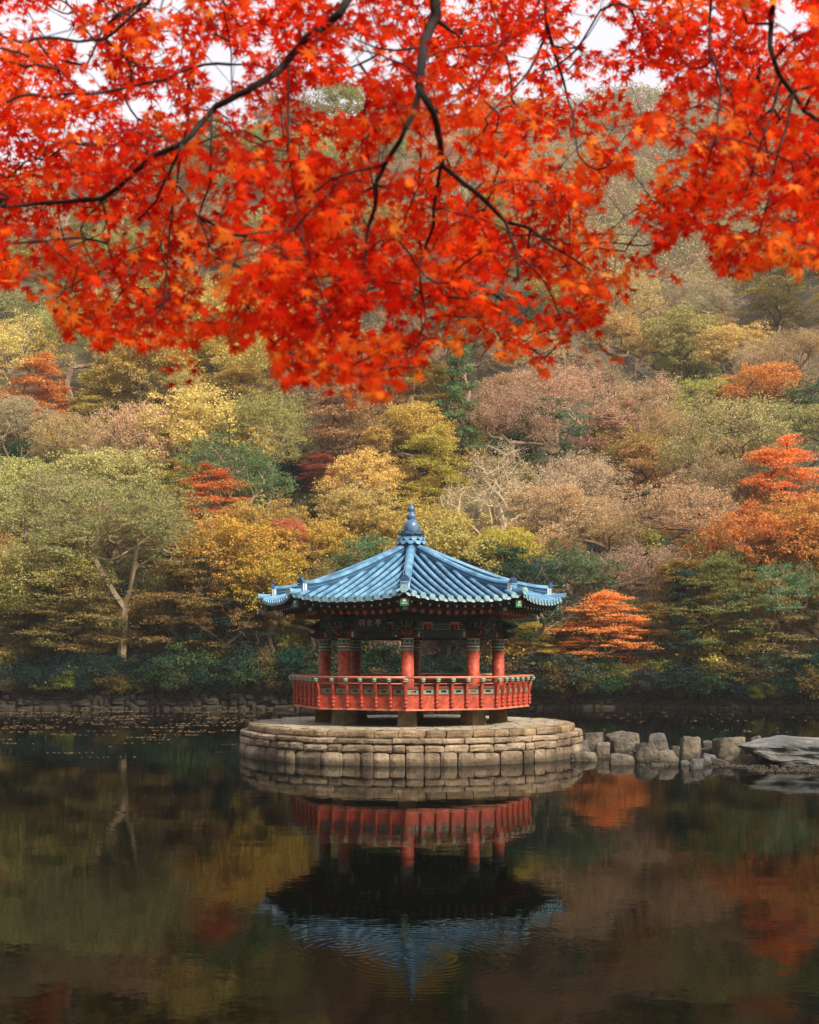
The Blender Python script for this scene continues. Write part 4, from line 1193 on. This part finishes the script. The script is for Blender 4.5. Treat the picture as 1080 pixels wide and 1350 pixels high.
# crest line
for ci in range(22):
    px = -40 + ci * 55 + TR.uniform(-12, 12); u = (px - CX) / F
    top = HY - (interp(E_NEAR, u) * 215 + 1 - CAMZ) / 215 * F
    c_ = TR.choice('W S B K P'.split()); put_tree(TR.choice(('round', 'airy', 'feather')), px, top - 6, TR.uniform(50, 72), c_, label=f"{PAL[c_][1]} tree on the skyline, {COLW[max(0, min(12, int((px + 20) / 1120 * 13)))]}")
# shrubs along the wall
for ci in range(44):
    px = -30 + ci * 26 + TR.uniform(-10, 10); c_ = TR.choice(('T', 'G', 'T', 'D', 'B', 'T'))
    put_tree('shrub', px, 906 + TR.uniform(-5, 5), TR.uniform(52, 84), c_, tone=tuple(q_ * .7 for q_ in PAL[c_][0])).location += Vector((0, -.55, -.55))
for ci in range(40):
    px = -30 + ci * 29 + TR.uniform(-10, 10); c_ = TR.choice(('T', 'G', 'T', 'D', 'B', 'T'))
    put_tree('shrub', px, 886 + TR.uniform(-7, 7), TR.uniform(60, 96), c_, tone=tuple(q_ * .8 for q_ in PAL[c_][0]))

# thicket between the trees
for _ in range(110):
    px, py = TR.uniform(-20, 1100), TR.uniform(560, 868); c_ = TR.choice('D B Y G P S D B T'.split())
    put_tree('shrub', px, py, TR.uniform(62, 112), c_)['group'] = 'low thicket between the trees on the slope'

# labels shared by chance are told apart by their place
for lab, lst in USED.items():
    if len(lst) > 1:
        lst.sort(key=lambda q_: q_[0])
        for i, (px, py, e) in enumerate(lst):
            o_ = {0: 'leftmost', len(lst) - 1: 'rightmost'}.get(i, ('second', 'third', 'fourth', 'fifth', 'sixth', 'seventh', 'eighth')[min(6, i - 1)])
            e['label'] = f"{o_} {lab}"

# --- far wooded ridge, one mass
rg = np.random.default_rng(12); PP = []
for ii in range(1500):
    d = rg.uniform(222, 440); x = (rg.uniform(.05, .36) if ii % 4 else rg.uniform(-.12, .36)) * d; z = ground(x, d); r_ = rg.uniform(3.2, 6.5)
    k = 360; dd = unit(rg.normal(size=(k, 3))) * r_ * rg.uniform(.6, 1.05, (k, 1)); dd[:, 2] = np.abs(dd[:, 2]) * 1.15
    PP.append(dd + np.array([x, d, z + r_ * .3]))
PP = np.concatenate(PP); k = len(PP)
me = leaf_quads('distant_forest', PP, unit(rg.normal(size=(k, 3)) + np.array([0, 0, .5])), rg.uniform(.2, .42, k), rg)
me.materials.clear(); me.materials.append(mat_foliage('distant_leaf', .3, .05, .35, .09))
o = bpy.data.objects.new('distant_forest', me); COL.objects.link(o); o.color = lin(160, 142, 98)
tag(o, 'far hazy woods on the ridge behind the slope', 'forest', kind='stuff')


# ------------------------------------------------------------------ red maple overhanging from the near shore
BOT = [(-300, 340), (-140, 385), (0, 388), (60, 392), (84, 440), (130, 455), (175, 452), (240, 448), (300, 446), (345, 458), (375, 505), (410, 522), (460, 534), (510, 522), (548, 508), (562, 465), (605, 455), (650, 462), (690, 482), (722, 482), (740, 455), (790, 442), (806, 398), (832, 384), (862, 372), (870, 335), (900, 318), (930, 322), (948, 372), (975, 384), (1000, 368), (1040, 352), (1080, 360), (1220, 350), (1400, 320)]
HOLES = [(290, 85, 30, 42, 1), (120, 104, 30, 22, .95), (178, 144, 24, 16, .95), (440, 128, 62, 26, 1), (475, 72, 26, 36, .85), (798, 48, 34, 26, 1), (852, 118, 34, 40, 1), (765, 118, 34, 24, .9), (808, 165, 40, 40, .75), (1048, 28, 30, 24, .85),
         (1045, 85, 28, 30, .75), (484, 275, 36, 34, .7), (510, 205, 25, 16, .7), (525, 330, 20, 60, .6), (28, 213, 26, 16, .8), (112, 245, 34, 16, .75), (150, 295, 24, 28, .75), (290, 322, 20, 14, .7), (930, 92, 30, 18, .7), (700, 60, 26, 26, .6), (690, 100, 50, 20, .5), (345, 60, 24, 40, .5),
         (820, 262, 34, 44, 1), (835, 318, 36, 30, 1), (850, 225, 22, 40, .95), (905, 338, 40, 18, .8), (335, 128, 30, 14, .6), (30, 140, 20, 15, .6), (490, 410, 26, 34, .7), (430, 70, 20, 25, .6), (620, 240, 22, 14, .6), (790, 310, 16, 40, .7), (655, 300, 18, 12, .5), (345, 300, 14, 40, .5), (940, 200, 15, 15, .4), (600, 350, 22, 20, .5), (640, 440, 40, 18, .7), (580, 420, 18, 30, .7)]


def lerp_tab(tab, x):
    if x <= tab[0][0]: return tab[0][1]
    for (a, b_), (c, d) in zip(tab, tab[1:]):
        if x <= c: return b_ + (d - b_) * (x - a) / (c - a)
    return tab[-1][1]


def dens(px, py):
    bt = lerp_tab(BOT, px) + 30 * fbm(px * .028, 3.3, 1.0, 3) - 4
    if py > bt: return 0.0
    v = 1.0 if py > 150 else .98
    if py < 0: v = .75
    v *= min(1, .5 + (bt - py) / 50)
    v *= min(1.0, max(.13, .86 + 2.2 * fbm(px * .016, py * .018, 6.0, 3)))
    for hx, hy, rx, ry, s_ in HOLES:
        q_ = ((px - hx) / rx / .74) ** 2 + ((py - hy) / ry / .74) ** 2
        if q_ < 1.25: v *= 1 - s_ * min(1, (1.25 - q_) * 4)
    return v


def depth_at(px, py):
    return 3.5 + .55 * fbm(px * .006, py * .008, 2.0, 2) + .0006 * (200 - py) + .35 * math.sin(px * .009 + 1)


BR = {'A': [], 'B': [], 'C': []}
def br(key, pts, r0, r1): BR[key].append((pts, r0, r1))
br('A', [(573, -70), (575, 20), (562, 46), (556, 85), (553, 118)], 9, 6)
br('A', [(553, 118), (545, 150), (528, 185), (507, 217), (497, 240), (494, 275), (484, 305), (481, 348)], 4.2, 1.6)
br('A', [(506, 217), (470, 226), (437, 236), (416, 252), (390, 262)], 2.0, 1.0)
br('A', [(553, 118), (572, 150), (580, 185), (583, 217), (610, 240), (640, 264), (666, 291), (680, 330), (684, 368)], 5.0, 1.7)
br('A', [(668, 292), (700, 302), (730, 325), (780, 356)], 2.4, 1.1)
br('A', [(581, 220), (575, 255), (571, 295), (558, 335), (553, 352), (556, 385), (562, 420), (550, 456)], 2.6, 1.0)
br('A', [(576, 28), (588, 36), (606, 48)], 3, 1.2)
br('A', [(548, 64), (520, 66), (490, 62), (470, 52)], 1.8, .9)
br('A', [(553, 100), (530, 84), (500, 72), (460, 62)], 1.6, .8)
br('A', [(584, 218), (560, 232), (545, 262), (530, 300)], 1.5, .8)
br('A', [(720, 30), (738, 90), (755, 150), (762, 205)], 2.4, 1.0)
br('A', [(722, 42), (700, 92), (662, 132), (640, 156)], 2.0, 1.0)
br('A', [(720, -70), (720, 42)], 3, 2.4)
br('A', [(684, 335), (720, 372), (740, 420)], 1.4, .8)
br('B', [(492, -70), (450, 16), (405, 50), (366, 95), (325, 120), (285, 140), (262, 166), (238, 190), (200, 206), (170, 236), (135, 262), (50, 268), (-60, 278)], 6, 2)
br('B', [(240, 190), (230, 215), (205, 265), (182, 290)], 2.4, 1.1)
br('B', [(279, 146), (278, 240), (262, 285), (280, 330)], 2.0, 1.0)
br('B', [(215, -70), (195, 4), (160, 15), (135, 40), (115, 86)], 3.2, 1.2)
br('B', [(295, -60), (295, 10), (305, 70), (307, 130)], 1.6, .8)
br('B', [(240, 190), (225, 300), (215, 400)], 1.6, .8)
br('B', [(380, 85), (380, 200), (400, 320), (440, 430)], 1.8, .9)
br('C', [(1024, -70), (1015, 60), (1026, 96), (1042, 118), (1060, 145), (1100, 175)], 5, 2.2)
br('C', [(1030, 108), (1014, 160), (998, 205), (985, 250)], 2.2, 1.0)
br('C', [(1045, 124), (1038, 165), (1026, 200), (1015, 258), (1000, 310)], 2.2, 1.0)
br('C', [(940, -60), (935, 60), (950, 112), (946, 170), (930, 230)], 2.0, 1.0)

maple = tag(empty('maple_tree', (2.9, -1.1, 1.45)), 'red maple on the near shore whose boughs hang across the top of the view', 'tree')
MO = Vector((2.9, -1.1, 1.45))
mb = MB()
mb.tube([Vector(p) - MO for p in ((2.9, -1.1, .9), (2.9, -1.1, 1.6), (2.85, -1.0, 3.0), (2.6, -.6, 4.6), (2.2, 0.2, 5.6))], [.24, .19, .165, .15, .12], 12)
hub = {}
A0, B0, C0 = at_depth(573, -70, depth_at(573, -70)), at_depth(492, -70, depth_at(492, -70)), at_depth(1024, -70, depth_at(1024, -70))
hubp = Vector((1.5, 1.5, 6.0))
mb.tube([Vector(p) - MO for p in ((2.2, .2, 5.6), (1.85, .9, 5.9), hubp)], [.12, .085, .06], 10)
for tgt, r_ in ((A0, .02), (B0, .015), (C0, .013)):
    mid = (hubp + tgt) / 2 + Vector((0, .1, .25)); mb.tube([hubp - MO, mid - MO, tgt - MO], [.05, .03, r_], 8)
for pxy in ((720, -70), (215, -70), (295, -60), (940, -60)):
    tgt = at_depth(*pxy, depth_at(*pxy)); mid = (hubp + tgt) / 2 + Vector((0, .15, .3)); mb.tube([hubp - MO, mid - MO, tgt - MO], [.03, .014, .007], 6)
mb.build('trunk', M['maple_bark'], maple, smooth=True)

# leaf outline: seven pointed lobes
lobes = [(0, 1.0), (42, .92), (-42, .92), (84, .74), (-84, .74), (128, .46), (-128, .46)]
lobes.sort()
outl = []
for i, (a_, L) in enumerate(lobes):
    nxt = lobes[(i + 1) % 7]; am = (a_ + (nxt[0] if i < 6 else nxt[0] + 360)) / 2
    for da, fr in ((-9, .55), (0, 1.0), (9, .55)):
        outl.append((L * fr * math.sin(R(a_ + da)), L * fr * math.cos(R(a_ + da)), -.16 * (L * fr) ** 2))
    nl = .30 if i < 6 else .08
    outl.append((nl * math.sin(R(am)), nl * math.cos(R(am)), -.02))
OUT = np.array(outl); KO = len(OUT)
TEMPL = np.vstack([[(0, 0, .03)], OUT, [(-.012, 0, 0), (.012, 0, 0), (0, -.75, -.12)]])
FT = np.array([(0, 1 + i, 1 + (i + 1) % KO) for i in range(KO)] + [(KO + 1, KO + 2, KO + 3)])

rg = np.random.default_rng(21); rd = random.Random(21)
skel = {}
for key in BR:
    pts3, rad3 = [], []
    MAINPX = globals().setdefault('MAINPX', [])
    mb = MB()
    for pts, r0, r1 in BR[key]:
        fine = []
        for (a_, b_) in zip(pts, pts[1:]):
            nseg = max(2, int(math.hypot(b_[0] - a_[0], b_[1] - a_[1]) / 14))
            for s_ in range(nseg): fine.append((a_[0] + (b_[0] - a_[0]) * s_ / nseg, a_[1] + (b_[1] - a_[1]) * s_ / nseg))
        fine.append(pts[-1])
        P3, RR = [], []
        for i, (x, y) in enumerate(fine):
            t_ = i / max(1, len(fine) - 1); D = depth_at(x, y); p = at_depth(x + fbm(x * .05, y * .05, 7) * 1.6, y + fbm(x * .05, y * .05, 17) * 1.6, D)
            P3.append(p - MO); RR.append((r0 + (r1 - r0) * t_) / F * D * (1 + .12 * fbm(x * .03, y * .03, 9)))
            pts3.append(np.array(p)); MAINPX.append((x, y, D, r0 + (r1 - r0) * t_))
        mb.tube(P3, RR, 7)
    skel[key] = np.array(pts3)
    BR[key] = mb

MAINA = np.array(MAINPX)
ALLS = np.concatenate([skel[k] for k in 'ABC']); WH = np.concatenate([np.full(len(skel[k]), i) for i, k in enumerate('ABC')])
twigs = []
tries = 0
while len(twigs) < 6600 and tries < 480000:
    tries += 1
    px, py = rd.uniform(-300, 1400), rd.uniform(-150, 520)
    if rd.random() < dens(px, py) * .8: twigs.append((px, py))
extra_tw = [(247, 452), (262, 462), (843, 332), (850, 328), (735, 455)]
Ls = {0: [], 1: [], 2: []}
TW = {0: [], 1: [], 2: []}
for px, py in twigs + extra_tw:
    D = depth_at(px, py) + rd.gauss(.28, .38); D = max(2.5, D)
    TW_p = np.array(at_depth(px, py, D)); j = int(np.argmin(np.linalg.norm(ALLS - TW_p, axis=1))); TW[int(WH[j])].append((px, py, D, TW_p))
for key, idx in (('A', 0), ('B', 1), ('C', 2)):
    mb = BR[key]
    tg = np.array([t_[3] for t_ in TW[idx]])
    base_nodes = [tuple(p) for p in skel[key]]
    nodes, par, tip = dendrite(base_nodes, [-1] * len(base_nodes), tg, rg, .16, .15, .06)
    nb_ = len(base_nodes); cntd = np.ones(len(nodes))
    for i in range(len(nodes) - 1, nb_ - 1, -1):
        if par[i] >= nb_: cntd[par[i]] += cntd[i]
    MOa = np.array(MO)
    for i in range(nb_, len(nodes)):
        r_ = min(.0040, .0007 * cntd[i] ** .36)
        mb.tube([nodes[par[i]] - MOa, nodes[i] - MOa], [r_ * 1.1, r_], 4, cap=False)
    bo = mb.build('branch', M['maple_bark'], maple, smooth=True)
    LP, LN, LT, LS, LC = [], [], [], [], []
    for px, py, D, p0 in TW[idx]:
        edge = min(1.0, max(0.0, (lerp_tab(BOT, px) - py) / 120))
        tone = .55 - .95 * fbm(px * .016, py * .018, 6.0, 3) + .45 * fbm(px * .007, py * .009, 4.0, 2) + .32 * (1 - edge) + (.12 if px > 985 else 0) + rd.gauss(0, .12)  # random leaf colour, plus light through the canopy painted in: dense dark, lower fringe bright
        dirv = unit(np.array([rd.gauss(0, 1), rd.gauss(0, .8), rd.gauss(-.35, .5)])); L = rd.uniform(.10, .26)
        n_ = rd.randint(5, 9)
        pa, pb = p0, p0 + dirv * L + np.array([0, 0, -.03])
        mb2 = None
        for q_ in range(n_):
            t_ = (q_ + .5) / n_
            b_ = pa + (pb - pa) * t_
            sd_ = unit(np.cross(dirv, np.array([0, 0, 1.0]) + rg.normal(size=3) * .25)) * (1 if q_ % 2 else -1)
            lp = b_ + sd_ * rd.uniform(.015, .045) + np.array([0, 0, rd.uniform(-.03, .005)])
            qx, qy = CX + lp[0] / lp[1] * F, HY - (lp[2] - CAMZ) / lp[1] * F
            dn_ = dens(qx, qy)
            dd_ = np.hypot(MAINA[:, 0] - qx, MAINA[:, 1] - qy); jm = int(np.argmin(dd_))
            if dd_[jm] < 13 + MAINA[jm, 3] * 2 and lp[1] < MAINA[jm, 2] + .05 and rd.random() < .85: continue     # leaves hang behind the limb, not on its near side
            if dn_ < .18 and rd.random() > dn_ * 2 + (.9 if (px, py) in extra_tw else .0): continue
            up_ = np.array([rd.gauss(0, .55), rd.gauss(-.55, .6), rd.gauss(.55, .45)]); nn_ = unit(up_)
            tipd = unit(sd_ * .8 + dirv * .6 + np.array([0, 0, -.75]) + rg.normal(size=3) * .35)
            tipd = unit(tipd - nn_ * np.dot(tipd, nn_))
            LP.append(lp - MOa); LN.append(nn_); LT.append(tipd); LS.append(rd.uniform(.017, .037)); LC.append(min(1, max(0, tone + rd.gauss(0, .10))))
    LP, LN, LT, LS, LC = map(np.array, (LP, LN, LT, LS, LC)); BB = np.cross(LT, LN)
    k = len(LP); kt = len(TEMPL)
    curl = rg.uniform(-.5, 1.8, k)
    LV = (LP[:, None, :] + LS[:, None, None] * (BB[:, None, :] * TEMPL[None, :, 0:1] + LT[:, None, :] * TEMPL[None, :, 1:2] + LN[:, None, :] * TEMPL[None, :, 2:3] * curl[:, None, None]))
    FF = (FT[None] + (np.arange(k) * kt)[:, None, None]).reshape(-1, 3)
    me = np_mesh('foliage', LV.reshape(-1, 3), [FF], M['maple'])
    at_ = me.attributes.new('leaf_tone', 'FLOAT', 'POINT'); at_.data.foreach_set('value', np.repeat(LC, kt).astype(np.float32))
    fo = bpy.data.objects.new('foliage', me); COL.objects.link(fo); fo.parent = bo
    print('bough', key, 'leaves', k)
print('trees', ntree)

# ------------------------------------------------------------------ valley haze
HAZE = 0.00032
if HAZE > 0:
    mb = MB(); mb.box((0, 600, 150), 3400, 2200, 330)
    hz = mb.build('haze', [])
    m = bpy.data.materials.new('valley_haze'); m.use_nodes = True; n = m.node_tree; n.nodes.clear()
    o_ = nd(n, 'ShaderNodeOutputMaterial'); pv = nd(n, 'ShaderNodeVolumePrincipled'); pv.inputs['Color'].default_value = (.93, .90, .86, 1); pv.inputs['Density'].default_value = HAZE
    n.links.new(pv.outputs[0], o_.inputs['Volume']); hz.data.materials.append(m)
    tag(hz, 'thin pale haze filling the valley', 'haze', kind='stuff')
